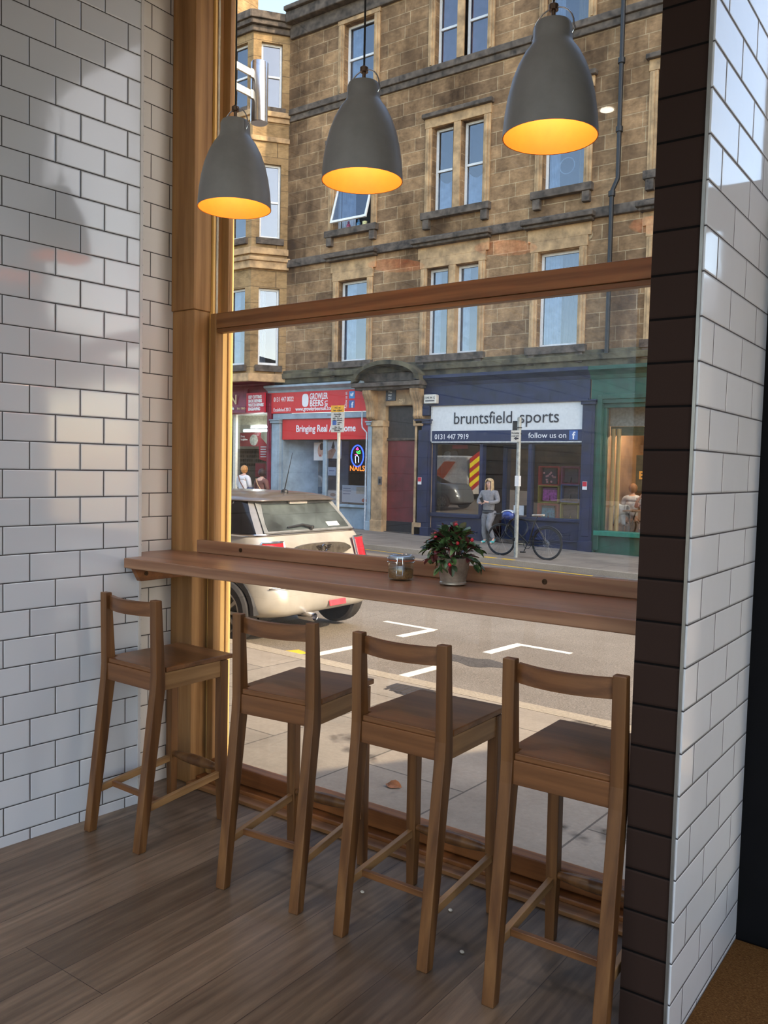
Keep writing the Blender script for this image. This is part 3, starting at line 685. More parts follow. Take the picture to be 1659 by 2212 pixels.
# canted bay
p0, p1, p2, p3 = V((-15.78, 0, 0)), V((-16.46, -.9, 0)), V((-18.7, -.9, 0)), V((-19.4, 0, 0))
def frame_m(a, c): d = (c-a).normalized(); return MX(((d.x, -d.y, 0, a.x), (d.y, d.x, 0, a.y), (0, 0, 1, 0), (0, 0, 0, 1))), (c-a).length
bw_ = B(); bs = B(); bst = B(); bcn = B()
for a, c in ((p1, p0), (p2, p1), (p3, p2)):
    m, L = frame_m(a, c)
    if L < 2: hs = [(L*.22, L*.80)]
    else: hs = [(.25, 1.0), (L-1.0, L-.25)]
    H = [(u0, u1, z0, z1) for u0, u1 in hs for z0, z1 in (R3, R2z, R1)]
    holes_wall(bw_, 0, L, 4.1, 14.9, H, .35, m)
    for h in H:
        window(*h, 1 if h[2] > 5 else 0, 'w' if h[2] < 5 else '', m, .12)
        bs.box(h[0]-.1, -.1, h[2]-.2, h[1]+.1, .1, h[2]-.01, m)
    for za, zb, d, bb in ((12.05, 12.2, .05, bst), (12.2, 12.36, .12, bst), (11.45, 11.6, .06, bst), (8.0, 8.2, .07, bst), (7.55, 7.78, .10, bst), (7.78, 7.9, .16, bst), (4.05, 4.3, .12, bst), (14.72, 14.9, .08, bcn), (14.9, 15.05, .18, bcn), (15.05, 15.28, .24, bcn)):
        bb.box(-d*.45, -d, za, L+d*.45, .05, zb, m)
bw_.build('bay_wall', STB, bd); bs.build('bay_sill', LEDGE, bd); bst.build('bay_string_course', DRESS, bd, bevel=.015); bcn.build('bay_cornice', LEDGE, bd, bevel=.02)
B().prism([(p0.x, p0.y), (p1.x, p1.y), (p2.x, p2.y), (p3.x, p3.y)], 'z', 15.0, 15.26).build('bay_roof', LEDGE, bd)
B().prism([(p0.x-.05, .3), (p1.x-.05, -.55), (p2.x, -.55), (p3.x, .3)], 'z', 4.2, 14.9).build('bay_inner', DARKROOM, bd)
B().box(-30, 0, 4.0, -19.4, .4, 15).box(-30, .4, 4, -15.78, 9, 15).build('wall', ST, bd); B().box(-30, -.3, 15, -19.4, .3, 15.4).build('cornice', LEDGE, bd)
B().box(-20.6, .9, 15.0, -19.25, 2.1, 18.0).build('chimney', STB, bd)
# downpipe
dp = B(); dp.tube([(-5.02, -.12, 15.0), (-5.02, -.12, 8.6), (-5.02, -.12, 8.45), (-5.14, -.16, 8.15), (-5.14, -.16, 4.3)], .055, 12)
for z in (12.7, 11.2, 9.6, 8.1, 6.2): dp.lathe([(.085, z-.06), (.085, z+.06)], 12, MX.Translation((-5.02 if z > 8.5 else -5.14, -.12 if z > 8.5 else -.16, 0)))
dp.build('downpipe', flat('pipe_paint', (24, 24, 25), .5), bd, True)
FL = flat('pale_spill', (150, 128, 96), .9, var=.2); B().prism([(-5.85+.16*cos(a)*(1+.3*cos(3*a)), 7.25+.30*sin(a)*(1+.25*cos(4*a))) for a in [k*pi/10 for k in range(20)]], 'y', -.012, .004).build('spalled_patch', FL, bd)
for k, (nm, x, c) in enumerate((('figurine', -13.35, (150, 70, 96)), ('spray_bottle', -12.97, (70, 120, 160)), ('mug', -12.74, (206, 206, 150)))):
    o = B().lathe([(.055, 0), (.07, .04), (.06, .12), (.03, .15), (.035, .19), (.02, .22)] if k < 2 else [(.06, 0), (.075, .02), (.075, .13), (.068, .13), (.06, .02)], 14).build(nm, flat(nm+'_glaze', c, .3, var=.25, scale=20), None, True); o.location = (x, NF+.02, 8.506)
    tag(o, ('small pink ornament standing on the sill under the open casement', 'small blue bottle standing on the sill under the open casement', 'pale yellow mug standing on the sill under the open casement')[k], ('ornament', 'bottle', 'mug')[k], 'things on the open window sill')

# ------------------------------------------------------------------ shopfronts
def interior(par, x0, x1, z0, z1, mat, depth=2.4, y=.25):
    B().box(x0, y+depth, z0, x1, y+depth+.05, z1).box(x0-.04, y, z0, x0, y+depth, z1).box(x1, y, z0, x1+.04, y+depth, z1).box(x0, y, z0-.05, x1, y+depth, z0).box(x0, y, z1, x1, y+depth, z1+.05).build('shop_interior', mat, par)
def pilaster(par, x0, x1, zb, zt, mat, y=-.10, cap=True):
    p = B().box(x0, y, zb, x1, .2, zt).box(x0-.02, y-.03, zb, x1+.02, .2, zb+.28).box(x0+.06, y-.018, zb+.4, x1-.06, y, zt-.3)
    if cap: p.box(x0-.03, y-.05, zt-.12, x1+.03, .2, zt-.04).box(x0-.05, y-.08, zt-.04, x1+.05, .2, zt)
    return p.build('pilaster', mat, par, bevel=.01)
NAVY = flat('navy_shopfront_paint', (30, 38, 68), .45, var=.16, scale=3); GREEN = flat('green_shopfront_paint', (26, 76, 58), .45, var=.12, scale=3)
PBLUE = flat('pale_blue_paint', (150, 166, 174), .5, var=.08, scale=3); MAROON = flat('maroon_paint', (128, 40, 58), .45, var=.12, scale=3)
RED = flat('red_sign_face', (214, 44, 44), .4, var=.03); SIGNW = flat('white_sign_face', (220, 220, 214), .4, var=.02); SIGNN = flat('navy_sign_strip', (30, 44, 78), .4, var=.03)
LETW = flat('white_lettering', (236, 236, 234), .5, var=.01); LETK = flat('dark_lettering', (44, 44, 50), .5, var=.02); LETO = flat('gold_lettering', (226, 196, 150), .5, var=.03)
FBB = flat('blue_badge', (66, 104, 166), .4, var=.03); TWB = flat('sky_blue_badge', (70, 150, 206), .4, var=.03); REDP = flat('bright_red_print', (196, 36, 56), .5, var=.05)
def cornice(par, x0, x1, z0, z1, mat, d=.28):
    h = z1-z0; B().prism([(.1, z0), (-.08, z0), (-.10, z0+h*.3), (-d*.7, z0+h*.55), (-d, z0+h*.7), (-d, z1), (.1, z1)], 'x', x0, x1).build('cornice', mat, par)
def Tx(par, s, size, x, z, mat, y=-.05, wide=None, align='LEFT', rot=(pi/2, 0, 0), bold=0.): return text('lettering', s, size, mat, par, (x, y, z), rot, align, wide, .004, bold)
def panel(name, par, x0, z0, x1, z1, mat, y, t=.02): return B().box(x0, y, z0, x1, y+t, z1).build(name, mat, par)

# sports shop ----------------------------------------------------
sp = thing('shopfront', 'navy blue sports shop front with a white sign board', 'shopfront', (0, NF, 0))
pilaster(sp, -10.66, -10.22, -.50, 2.80, NAVY); pilaster(sp, -5.74, -5.42, -.58, 3.2, NAVY)
B().box(-10.70, -.12, 2.9, -10.24, .2, 3.17).build('pilaster', NAVY, sp, bevel=.02)
B().box(-10.66, -.06, 3.17, -5.58, .2, 3.74).build('fascia', NAVY, sp, bevel=.01); B().box(-10.62, -.10, 3.17, -5.6, -.06, 3.23).build('fascia_moulding', NAVY, sp)
cornice(sp, -10.66, -5.56, 3.72, 4.0, NAVY)
sb = panel('sign_board', sp, -10.19, 2.18, -5.72, 3.16, SIGNW, -.05, .06); B().box(-10.22, -.07, 2.15, -5.69, -.04, 2.185).box(-10.22, -.07, 3.155, -5.69, -.04, 3.19).box(-10.22, -.07, 2.15, -10.185, -.04, 3.19).box(-5.725, -.07, 2.15, -5.69, -.04, 3.19).build('sign_frame', flat('sign_frame_grey', (196, 196, 190), .4), sb)
panel('sign_strip', sb, -10.185, 2.185, -5.725, 2.475, SIGNN, -.058, .01)
Tx(sb, 'bruntsfield', .46, -9.50, 2.66, LETK, -.058, 1.77); Tx(sb, 'sports', .46, -7.50, 2.66, LETK, -.058, 1.10)
Tx(sb, '0131 447 7919', .20, -10.09, 2.245, LETW, -.064, 1.08); Tx(sb, 'follow us on', .20, -7.22, 2.265, LETW, -.064, 1.05)
panel('badge', sb, -6.09, 2.21, -5.86, 2.45, FBB, -.066, .006); Tx(sb, 'f', .25, -6.0, 2.24, LETW, -.074, bold=.006)
ab = thing('alarm_box', 'white alarm box on the navy shop front', 'alarm box', (-10.18, NF-.12, 3.35)); B().prism([(-.2, -.12), (.2, -.12), (.2, .11), (.16, .13), (-.2, .13)], 'y', -.09, .06).build('case', CREAM, ab, bevel=.015)
text('lettering', 'I M M S', .1, LETK, ab, (-.17, -.092, .0), wide=.32); B().box(-.15, -.094, -.06, .15, -.0905, -.035).build('stripe', LETK, ab)
# windows and door
SK = B(); SK.box(-10.2, .02, -.52, -8.64, .25, .10).box(-7.18, .02, -.60, -5.74, .25, .14).build('stall_riser', NAVY, sp, bevel=.01)
B().box(-10.15, -.03, -.30, -8.7, .02, -.26).box(-7.1, -.03, -.36, -5.8, .02, -.32).build('riser_moulding', NAVY, sp)
for x, z in ((-9.3, -.18), (-6.2, -.30)):
    v = B()
    for k in range(4): v.box(x-.18, .0, z+k*.05, x+.18, .02, z+k*.05+.025)
    v.build('air_vent', flat('vent_navy', (24, 32, 60), .6), sp)
B().box(-10.2, -.05, .10, -8.6, .22, .20).box(-7.2, -.05, .14, -5.74, .22, .22).build('window_sill', NAVY, sp, bevel=.01)
B().box(-8.68, .0, -.5, -8.58, .2, 2.15).box(-7.24, 0, -.6, -7.14, .2, 2.15).box(-10.2, 0, 2.11, -5.72, .2, 2.19).box(-10.2, .02, .2, -10.14, .2, 2.12).box(-5.78, .02, .2, -5.72, .2, 2.12).build('window_frame', NAVY, sp, bevel=.006)
B().box(-10.14, .10, .2, -8.68, .106, 2.11).build('display_pane', glass('display_glass', .10, 1.5, (225, 228, 230)), sp); B().box(-7.14, .10, .22, -5.78, .106, 2.11).build('display_pane', SHOPG, sp)
BRICKI = flat('shop_wood_lining', (84, 52, 40), .7, var=.25, scale=2); interior(sp, -10.2, -5.7, -.45, 2.15, BRICKI, 2.6)
m = MX.Translation((-7.26, .25, 0)) @ MX.Rotation(RAD(-14), 4, 'Z')
dl = B().box(-.98, -.02, -.47, -.86, .03, 2.1, m).box(-.08, -.02, -.47, 0, .03, 2.1, m).box(-.86, -.02, 2.0, -.08, .03, 2.1, m).box(-.86, -.02, -.47, -.08, .03, .2, m).box(-.52, -.02, .2, -.45, .03, 2.0, m).build('door', NAVY, sp)
B().box(-.86, 0, .2, -.08, .006, 2.0, m).build('door_pane', glass('door_glass', .08, 1.5), dl)
panel('notice', dl, -7.72, .24, -7.42, .50, WHITE, .20, .004)
B().box(-8.58, .12, -.5, -7.24, 1.4, -.42).build('doorstep', LEDGE, sp)
def shorts(x, z, w, h, c, lab, spots=None, n=18.42, legs=True):
    o = thing('swim_shorts' if legs else 'shirt', lab, 'shorts', (x, n, z))
    if legs: poly = [(-w/2, h/2), (w/2, h/2), (w/2*1.12, -h/2), (w*.06, -h/2), (0, -h*.12), (-w*.06, -h/2), (-w/2*1.12, -h/2)]
    else: poly = [(-w/2, h/2), (w/2, h/2), (w/2, -h/2), (-w/2, -h/2)]
    B().prism(poly, 'y', -.03, .03).build('cloth', flat(lab.split(' ')[0]+'_cloth', c, .8, var=.2, scale=18), o, bevel=.012)
    B().box(-w/2-.005, -.036, h/2-.05, w/2+.005, .036, h/2+.005).build('waistband', flat('waistband', tuple(v*.6 for v in c), .7), o)
    if spots:
        q = B(); rr = random.Random(3)
        for k in range(14):
            u, v = rr.uniform(-.42, .42)*w, rr.uniform(-.4, .32)*h
            if abs(u) > .05 or v > 0: q.lathe([(.028, 0), (.028, .004)], 10, MX.Translation((u, -.034, v)) @ MX.Rotation(pi/2, 4, 'X'))
        q.build('spot_print', flat('spots', spots, .7, var=.05), o)
def cube(x, z, w, h, c, lab):
    t = .025; o = B().box(-w/2, 0, -h/2, -w/2+t, .35, h/2).box(w/2-t, 0, -h/2, w/2, .35, h/2).box(-w/2, 0, h/2-t, w/2, .35, h/2).box(-w/2, 0, -h/2, w/2, .35, -h/2+t).box(-w/2, .33, -h/2, w/2, .35, h/2).build('display_cube', flat('cube_'+lab.split(' ')[1], c, .5, var=.05)); o.location = (x, NF+.28, z)
    tag(o, lab, 'display cube', 'display cubes in the sports shop window')
cube(-6.78, 1.30, .58, .50, (196, 40, 44), 'open red display cube at the top left of the stack behind the shop glass'); cube(-6.78, .82, .58, .46, (170, 150, 52), 'open mustard display cube between the two red cubes behind the shop glass'); cube(-6.78, .36, .58, .44, (198, 62, 44), 'open scarlet display cube at the bottom left behind the shop glass')
cube(-6.18, 1.32, .5, .46, (150, 40, 90), 'open crimson display cube at the top right behind the shop glass'); cube(-6.18, .86, .5, .46, (52, 96, 150), 'open blue display cube at the middle right behind the shop glass'); cube(-6.18, .40, .5, .44, (182, 166, 56), 'open yellow display cube at the bottom right behind the shop glass')
shorts(-6.80, 1.29, .38, .40, (60, 44, 56), 'spotted dark swim shorts in the top left red cube', (222, 150, 150)); shorts(-6.78, .82, .38, .34, (206, 92, 178), 'pink swim shorts in the mustard cube'); shorts(-6.82, .36, .34, .30, (64, 160, 178), 'turquoise swim shorts in the bottom scarlet cube')
shorts(-6.2, 1.31, .34, .34, (58, 48, 62), 'dark swim shorts in the crimson cube'); shorts(-6.2, .86, .36, .34, (92, 84, 84), 'grey swim shorts in the blue cube'); shorts(-6.2, .39, .36, .32, (70, 58, 48), 'brown swim shorts in the yellow cube')
for k, (x, z) in enumerate(((-10.02, 1.80), (-9.80, 1.82))):
    o = B().lathe([(.13, 0), (.13, .03), (.10, .045), (.001, .045)], 28, MX.Rotation(pi/2, 4, 'X')).lathe([(.06, .046), (.05, .052), (.001, .052)], 20, MX.Rotation(pi/2, 4, 'X')).build('sports_disc', flat('disc_white' if k == 0 else 'disc_grey', (196, 190, 184) if k == 0 else (120, 104, 98), .4, var=.15, scale=20), None, True); o.location = (x, NF+.55, z)
    tag(o, ('pale round disc hung at the left of the shop window', 'grey round disc hung beside the pale disc in the shop window')[k], 'disc', 'discs in the sports shop window')
    B().tube([(0, 0, .12), (0, 0, 2.15-z)], .004, 6).build('hanging_cord', BLACKP, o)
o = panel('window_poster', None, -9.62, 1.99, -9.12, 2.10, REDP, NF+.12, .004); tag(o, 'small red poster at the top of the left sports shop window', 'poster')
for k, x in enumerate((-10.52, -5.62)):
    o = thing('red_notice', ('small red and white notice on the left navy pilaster', 'small red and white notice on the right navy pilaster')[k], 'notice', (x+.02, NF-.155, 1.12)); B().box(-.06, .0, -.14, .06, .006, .06).build('paper', WHITE, o); B().box(-.055, -.003, -.06, .055, -.0005, .055).build('red_print', REDP, o)

# stone doorway ----------------------------------------------------
sdw = thing('stone_doorway', 'carved stone doorway with an arched pediment and a dark red door', 'doorway', (0, NF, 0))
p = B()
for x0, x1 in ((-12.24, -11.84), (-10.74, -10.48)):
    p.box(x0, -.10, -.45, x1, .2, 2.72).box(x0-.03, -.15, 2.62, x1+.03, .2, 2.80).box(x0-.02, -.13, -.45, x1+.02, .2, -.1)
p.box(-11.84, -.02, 3.22, -10.74, .2, 3.78).build('stone_surround', DRESS, sdw, bevel=.02)
c = B()
for x0 in (-12.44, -10.78):
    prof = [(-.10, 2.82), (-.16, 2.9), (-.14, 3.05), (-.20, 3.3), (-.34, 3.55), (-.36, 3.72), (.1, 3.72), (.1, 2.82)]
    c.prism(prof, 'x', x0, x0+.30)
    for k in range(3): c.prism([(a-.015, z) for a, z in prof[:6]]+[(-.05, 3.72), (-.05, 2.82)], 'x', x0+.04+k*.09, x0+.08+k*.09)
c.build('console_bracket', DRESS, sdw, bevel=.008)
xc, hw = -11.56, 1.2; arc = [(xc+hw*cos(a), 3.86+.62*sin(a)) for a in [k*pi/16 for k in range(17)]]; arci = [(xc+(hw-.16)*cos(a), 3.92+.44*sin(a)) for a in [k*pi/16 for k in range(17)]]
pd_ = B()
for k in range(16):
    q0, q1, i0, i1 = arc[k], arc[k+1], arci[k], arci[k+1]
    pd_.hexa([(q0[0], -.50, q0[1]), (q1[0], -.50, q1[1]), (i1[0], -.50, i1[1]), (i0[0], -.50, i0[1])], [(q0[0], .1, q0[1]), (q1[0], .1, q1[1]), (i1[0], .1, i1[1]), (i0[0], .1, i0[1])])
pd_.build('arched_pediment', MOSS, sdw); B().prism(arci, 'y', -.12, .1).build('tympanum', LEDGE, sdw); B().box(xc-hw, -.48, 3.74, xc+hw, .1, 3.86).box(xc-hw+.06, -.38, 3.66, xc+hw-.06, .1, 3.74).build('pediment_base', LEDGE, sdw, bevel=.015)
dk = B().box(-11.84, .16, 2.28, -10.74, .24, 3.22).build('transom_panel', flat('grimy_transom', (52, 46, 42), .6, var=.2), sdw)
rdm = flat('dark_red_door', (108, 40, 42), .5, var=.12, scale=3)
de = B().box(-11.82, .14, -.14, -10.76, .2, 2.24).build('door_leaf', rdm, sdw); B().box(-11.82, .12, -.42, -10.76, .139, -.12).build('kick_plate', flat('black_kick', (36, 32, 32), .6), de); B().box(-11.84, .10, 2.22, -10.74, .2, 2.30).build('door_lintel', LEDGE, sdw, bevel=.01)
B().box(-11.84, .0, -.52, -10.74, .3, -.42).build('doorstep', LEDGE, sdw)
o = thing('wall_plaque', 'dark square plaque above the red door', 'plaque', (-11.62, NF-.025, 3.52)); B().box(-.18, -.03, -.16, .16, 0, .16).build('plate', flat('slate_plaque', (52, 56, 62), .4), o); text('lettering', 'The\nHill\n251', .09, LETW, o, (-.10, -.032, .06))
text('house_number', '251', .15, LETO, sdw, (-11.36, -.022, 3.30))
ip = thing('door_intercom', 'small grey intercom panel on the pilaster left of the red door', 'intercom', (-11.90, NF-.11, 1.05)); B().box(-.06, -.03, -.12, .06, 0, .12).build('case', STEEL, ip); B().box(-.035, -.036, -.08, .035, -.031, .06).build('buttons', BLACKP, ip)

# pale blue shop ----------------------------------------------------
gb = thing('shopfront', 'pale blue shop front under two red sign boards', 'shopfront', (0, NF, 0))
pilaster(gb, -16.26, -15.92, -.35, 2.9, PBLUE); pilaster(gb, -12.40, -12.26, -.44, 2.78, PBLUE); cornice(gb, -16.46, -12.55, 3.74, 3.96, PBLUE)
rs = panel('sign_board', gb, -16.42, 3.09, -12.48, 3.74, RED, -.08, .07)
Tx(rs, '0131 447 0022', .21, -16.20, 3.46, LETW, -.085, .85); Tx(rs, 'Established 2013', .16, -16.20, 3.15, LETW, -.085, .72); Tx(rs, 'www.growlerbeersuk.com', .17, -15.26, 3.15, LETW, -.085, 1.52, bold=.002)
Tx(rs, 'GROWLER', .27, -14.68, 3.49, LETW, -.085, .72, bold=.004); Tx(rs, 'BEERS', .27, -14.68, 3.28, LETW, -.085, .54, bold=.004); Tx(rs, 'UK', .16, -14.07, 3.44, LETW, -.085, rot=(pi/2, pi/2, 0), bold=.003)
rr = [(-14.86+.13*cos(a)*abs(cos(a))**-.35 if abs(cos(a)) > .02 else -14.86, 3.47+.20*sin(a)*(abs(sin(a))**-.35 if abs(sin(a)) > .02 else 0)) for a in [k*pi/16+.03 for k in range(32)]]
B().prism(rr, 'y', -.088, -.079).build('barrel_emblem', LETW, rs)
Tx(rs, 'Follow us on', .13, -13.20, 3.18, LETW, -.085, .48, rot=(pi/2, -pi/2, 0))
panel('badge', rs, -13.13, 3.47, -12.92, 3.68, TWB, -.088, .008); B().prism([(-13.08, 3.55), (-13.0, 3.53), (-12.96, 3.60), (-12.95, 3.64), (-13.0, 3.64), (-13.04, 3.60), (-13.09, 3.62), (-13.07, 3.57)], 'y', -.094, -.089).build('bird_emblem', LETW, rs)
panel('badge', rs, -13.13, 3.19, -12.92, 3.41, FBB, -.088, .008); Tx(rs, 'f', .24, -13.03, 3.20, LETW, -.095, bold=.006)
B().box(-16.24, -.06, 2.90, -12.38, .2, 3.08).build('fascia_beam', PBLUE, gb, bevel=.01); B().box(-13.98, -.062, 2.98, -13.8, -.058, 3.02).build('name_plate', STEEL, gb)
rs2 = panel('sign_board', gb, -15.88, 2.26, -12.35, 2.90, RED, .0, .06); Tx(rs2, 'Bringing Real Ale Home', .30, -15.30, 2.50, LETW, -.005, 2.36, bold=.005)
B().tube([(-12.62, -.1, 3.08), (-12.62, -.1, 2.72), (-12.60, -.1, 2.6), (-12.44, -.1, 2.45), (-12.44, -.12, -.4)], .022, 8).build('pipe', flat('grey_pipe', (176, 184, 190), .5), gb, True)
B().box(-15.92, .02, -.4, -15.86, 1.5, 2.26).hexa([(-15.86, .3, -.4), (-14.22, 1.3, -.4), (-14.22, 1.36, -.4), (-15.86, .36, -.4)], [(-15.86, .3, 2.26), (-14.22, 1.3, 2.26), (-14.22, 1.36, 2.26), (-15.86, .36, 2.26)]).box(-14.30, .12, -.42, -12.4, .3, .26).build('panelling', PBLUE, gb)
B().box(-14.24, .06, .26, -14.12, .2, 2.26).box(-14.3, .04, .22, -12.38, .25, .30).box(-14.2, .10, 1.92, -14.16, .12, 2.2).build('window_frame', PBLUE, gb, bevel=.008)
B().box(-14.12, .13, .30, -12.40, .136, 2.26).box(-15.0, .75, .3, -14.24, .756, 2.26).build('display_pane', SHOPG, gb); interior(gb, -15.9, -12.3, -.4, 2.3, flat('nail_shop_wall', (84, 82, 80), .8, var=.1), 2.2, .3)
def poster(nm, lab, x0, z0, x1, z1, y, base, bits, group=None):
    o = thing(nm, lab, 'poster', ((x0+x1)/2, y, (z0+z1)/2), 0, group); w, h = x1-x0, z1-z0
    B().box(-w/2, 0, -h/2, w/2, .006, h/2).build('sheet', flat(nm+'_paper', base, .6, var=.02), o)
    for k, (poly, c) in enumerate(bits): B().prism([(a*w/2, d*h/2) for a, d in poly], 'y', -.002-.001*k, -.0005-.001*k).build('print', flat('print_ink', c, .6, var=.05), o)
def ell(cx, cz, rx, rz, n=16): return [(cx+rx*cos(2*pi*k/n), cz+rz*sin(2*pi*k/n)) for k in range(n)]
SKINC = (206, 160, 136)
poster('beauty_poster', 'pale poster of a face in the nail shop window', -14.86, 1.62, -14.44, 2.18, NF+.36, (222, 216, 208), [(ell(.3, .1, .55, .75), SKINC), (ell(.55, .55, .4, .4), (70, 50, 42)), (ell(.25, -.42, .15, .07), (180, 60, 60)), (ell(.35, .25, .16, .05), (50, 40, 40))])
poster('nail_poster', 'white poster of a hand with dark nails in the nail shop window', -14.12, 1.68, -13.58, 2.24, NF+.145, (226, 222, 222), [([(-1, -1), (-.3, -1), (.25, -.1), (-.05, .2), (-1, -.2)], SKINC), ([(-.45, .15), (-.15, .95), (.05, .3), (-.1, .05)], (44, 36, 40)), ([(-.6, -.1), (.05, .2), (0, -.1), (-.4, -.4)], (190, 138, 116)), ([(.55, -.85), (.72, -.85), (.72, -.3), (.55, -.3)], (170, 40, 70))])
poster('menu_board', 'large white price poster at the bottom right of the nail shop window', -13.52, .33, -12.52, .88, NF+.145, (214, 214, 218), [([(-.92, .7), (-.35, .7), (-.35, .62), (-.92, .62)], (120, 124, 150)), ([(-.92, .4), (-.3, .4), (-.3, .32), (-.92, .32)], (120, 124, 150)), ([(-.92, .1), (-.35, .1), (-.35, .02), (-.92, .02)], (120, 124, 150)), ([(.1, .1), (.85, .1), (.85, .85), (.1, .85)], (206, 190, 170)), (ell(.72, -.6, .2, .22), (196, 80, 66)), ([(-1, -1), (1, -1), (1, -.88), (-1, -.88)], (60, 62, 70))])
poster('paper_notice', 'small white paper notice in the nail shop window', -14.10, 1.16, -13.78, 1.42, NF+.145, (208, 214, 230), [([(-.7, .2), (.7, .2), (.7, .05), (-.7, .05)], (120, 130, 170))])
poster('paper_notice', 'pale printed notice at the bottom left of the nail shop window', -14.10, .33, -13.66, .70, NF+.145, (206, 200, 196), [(ell(0, .3, .5, .3), (160, 130, 120)), ([(-.7, -.3), (.7, -.3), (.7, -.6), (-.7, -.6)], (170, 150, 140))])
poster('number_sticker', 'small red sticker low in the glass of the nail shop', -14.42, 1.20, -14.26, 1.46, NF+.36, (196, 40, 52), [(ell(0, 0, .5, .5), (230, 220, 220))])
ns = thing('neon_sign', 'glowing oval neon sign reading NAILS in the shop window', 'neon sign', (-13.06, NF+.28, 1.77))
B().tube([(.23*cos(a), 0, .32*sin(a)) for a in [k*pi/16 for k in range(32)]], .018, 8, True).build('oval_tube', emit('neon_blue', (30, 60, 255), 5), ns, True)
B().tube([(-.06, 0, -.22), (-.08, 0, -.02), (-.02, 0, .02), (.05, 0, -.04), (.05, 0, -.2)], .010, 6).build('hand_tube', emit('neon_white', (170, 190, 255), 3), ns, True)
B().tube([(.0, 0, .10), (.09, 0, .16), (.10, 0, .08), (.02, 0, .07), (-.03, 0, .13)], .014, 6).build('leaf_tube', emit('neon_green', (40, 240, 60), 5), ns, True)
B().tube([(-.05, 0, .20), (0, 0, .25), (.04, 0, .20), (-.02, 0, .18)], .012, 6).tube([(-.10, 0, .03), (-.04, 0, .05), (.0, 0, .02)], .01, 6).build('flower_tube', emit('neon_pink', (255, 60, 150), 4), ns, True)
text('lettering', 'NAILS', .23, emit('neon_orange', (255, 120, 40), 2.2), ns, (-.29, .0, -.45), wide=.56)

# maroon shop ----------------------------------------------------
ms = thing('shopfront', 'maroon shop front at the left edge with a lit interior', 'shopfront', (0, NF, 0))
pilaster(ms, -16.46, -16.29, -.3, 3.72, MAROON, cap=False); cornice(ms, -30, -16.33, 4.0, 4.22, MAROON, .34); B().box(-30, -.10, 3.12, -16.46, .2, 4.0).build('fascia', MAROON, ms, bevel=.01)
ts = B().hexa([(-19.6, -.26, 3.14), (-17.28, -.26, 3.14), (-17.28, -.1, 3.14), (-19.6, -.1, 3.14)], [(-19.6, -.16, 3.90), (-17.28, -.16, 3.90), (-17.28, -.1, 3.90), (-19.6, -.1, 3.90)]).build('sign_board', MAROON, ms)
tt = Tx(ts, 'ON', .44, -18.36, 3.42, LETO, -.25, .64, bold=.006); Tx(ts, 'ople', .15, -18.06, 3.24, LETW, -.262, bold=.004); Tx(ts, 'Est 1865', .10, -17.66, 3.24, LETO, -.262, .36)
kp = B().box(-17.26, -.24, 3.13, -16.44, -.19, 3.76).build('service_sign', REDP, ms)
for k, s_ in enumerate(('KEY CUTTING', 'SHOE REPAIRS', 'WATCH REPAIRS', 'ENGRAVING')): Tx(kp, s_, .14, -17.16, 3.58-k*.128, LETW, -.245, (.58, .60, .68, .52)[k], bold=.006)
B().box(-18.09, .0, -.35, -17.98, .1, 3.1).build('mullion', CREAM, ms); B().box(-30, .05, -.35, -16.46, .2, .25).build('stall_riser', MAROON, ms)
B().box(-30, .10, .25, -16.46, .106, 3.12).build('display_pane', SHOPG, ms); interior(ms, -20.5, -16.4, -.35, 3.12, flat('key_shop_wall', (190, 186, 176), .8, var=.05), 2.3)
B().box(-18.75, .7, 2.80, -16.5, .72, 3.11).build('bulkhead', flat('bulkhead_cream', (206, 198, 176), .7), ms)
for k, (x0, x1, y, z) in enumerate(((-18.25, -17.35, .7, 2.72), (-18.2, -17.0, .3, 2.59))):
    pl_ = bpy.data.lights.new('tube_glow', 'POINT'); pl_.energy = 45; pl_.color = (.92, 1, .96); pl_.shadow_soft_size = .1; po_ = bpy.data.objects.new('tube_glow', pl_); COL.objects.link(po_); po_.location = (0, 0, -.08)
    o = thing('tube_light', ('glowing ceiling tube light deeper in the key cutting shop', 'glowing tube light nearest the glass in the key cutting shop')[k], 'tube light', ((x0+x1)/2, NF+y+.3, z)); B().tube([((x0-x1)/2, 0, 0), ((x1-x0)/2, 0, 0)], .04, 10).build('tube', emit('fluorescent', (225, 255, 245), 9), o); B().box((x0-x1)/2, -.05, .04, (x1-x0)/2, .05, .08).build('batten', WHITE, o); po_.parent = o
o = thing('wall_poster', 'maroon poster with a grey picture on the back wall of the key cutting shop', 'poster', (-18.9, NF+1.6, 2.34)); B().box(-.52, 0, -.24, .52, .01, .24).build('sheet', flat('poster_maroon', (122, 40, 48), .6), o); B().prism(ell(.18, -.02, .2, .2), 'y', -.004, -.001).build('print', flat('poster_grey', (150, 146, 138), .6, var=.2), o); text('lettering', 'Free\nhelpline', .11, LETW, o, (-.46, -.006, .08))
o = thing('hanging_sign', 'crimson pointed sign hanging inside the key cutting shop window', 'sign', (-16.95, NF+.25, 2.0)); B().prism([(-.22, .40), (-.18, .40), (.22, .06), (.22, -.46), (-.18, -.36)], 'y', 0, .015).build('board', REDP, o)
for k in range(5): B().box(-.12, -.004, .02-k*.08, .14-.02*(k % 2), -.001, .055-k*.08).build('text_line', LETW, o)
B().box(-20.15, 2.05, .4, -18.45, 2.28, 2.02).build('key_wall', flat('key_wall_black', (60, 56, 54), .6, var=.3, scale=30), ms)
for j in range(4):
    kk = B()
    for k in range(14):
        if (k*7+j*5) % 11: kk.box(-20.05+k*.11, 2.02, 1.86-j*.15, -19.99+k*.11, 2.05, 1.95-j*.15)
    kk.build('key_row', flat('dark_keys', (34, 32, 34), .4, .5), ms)
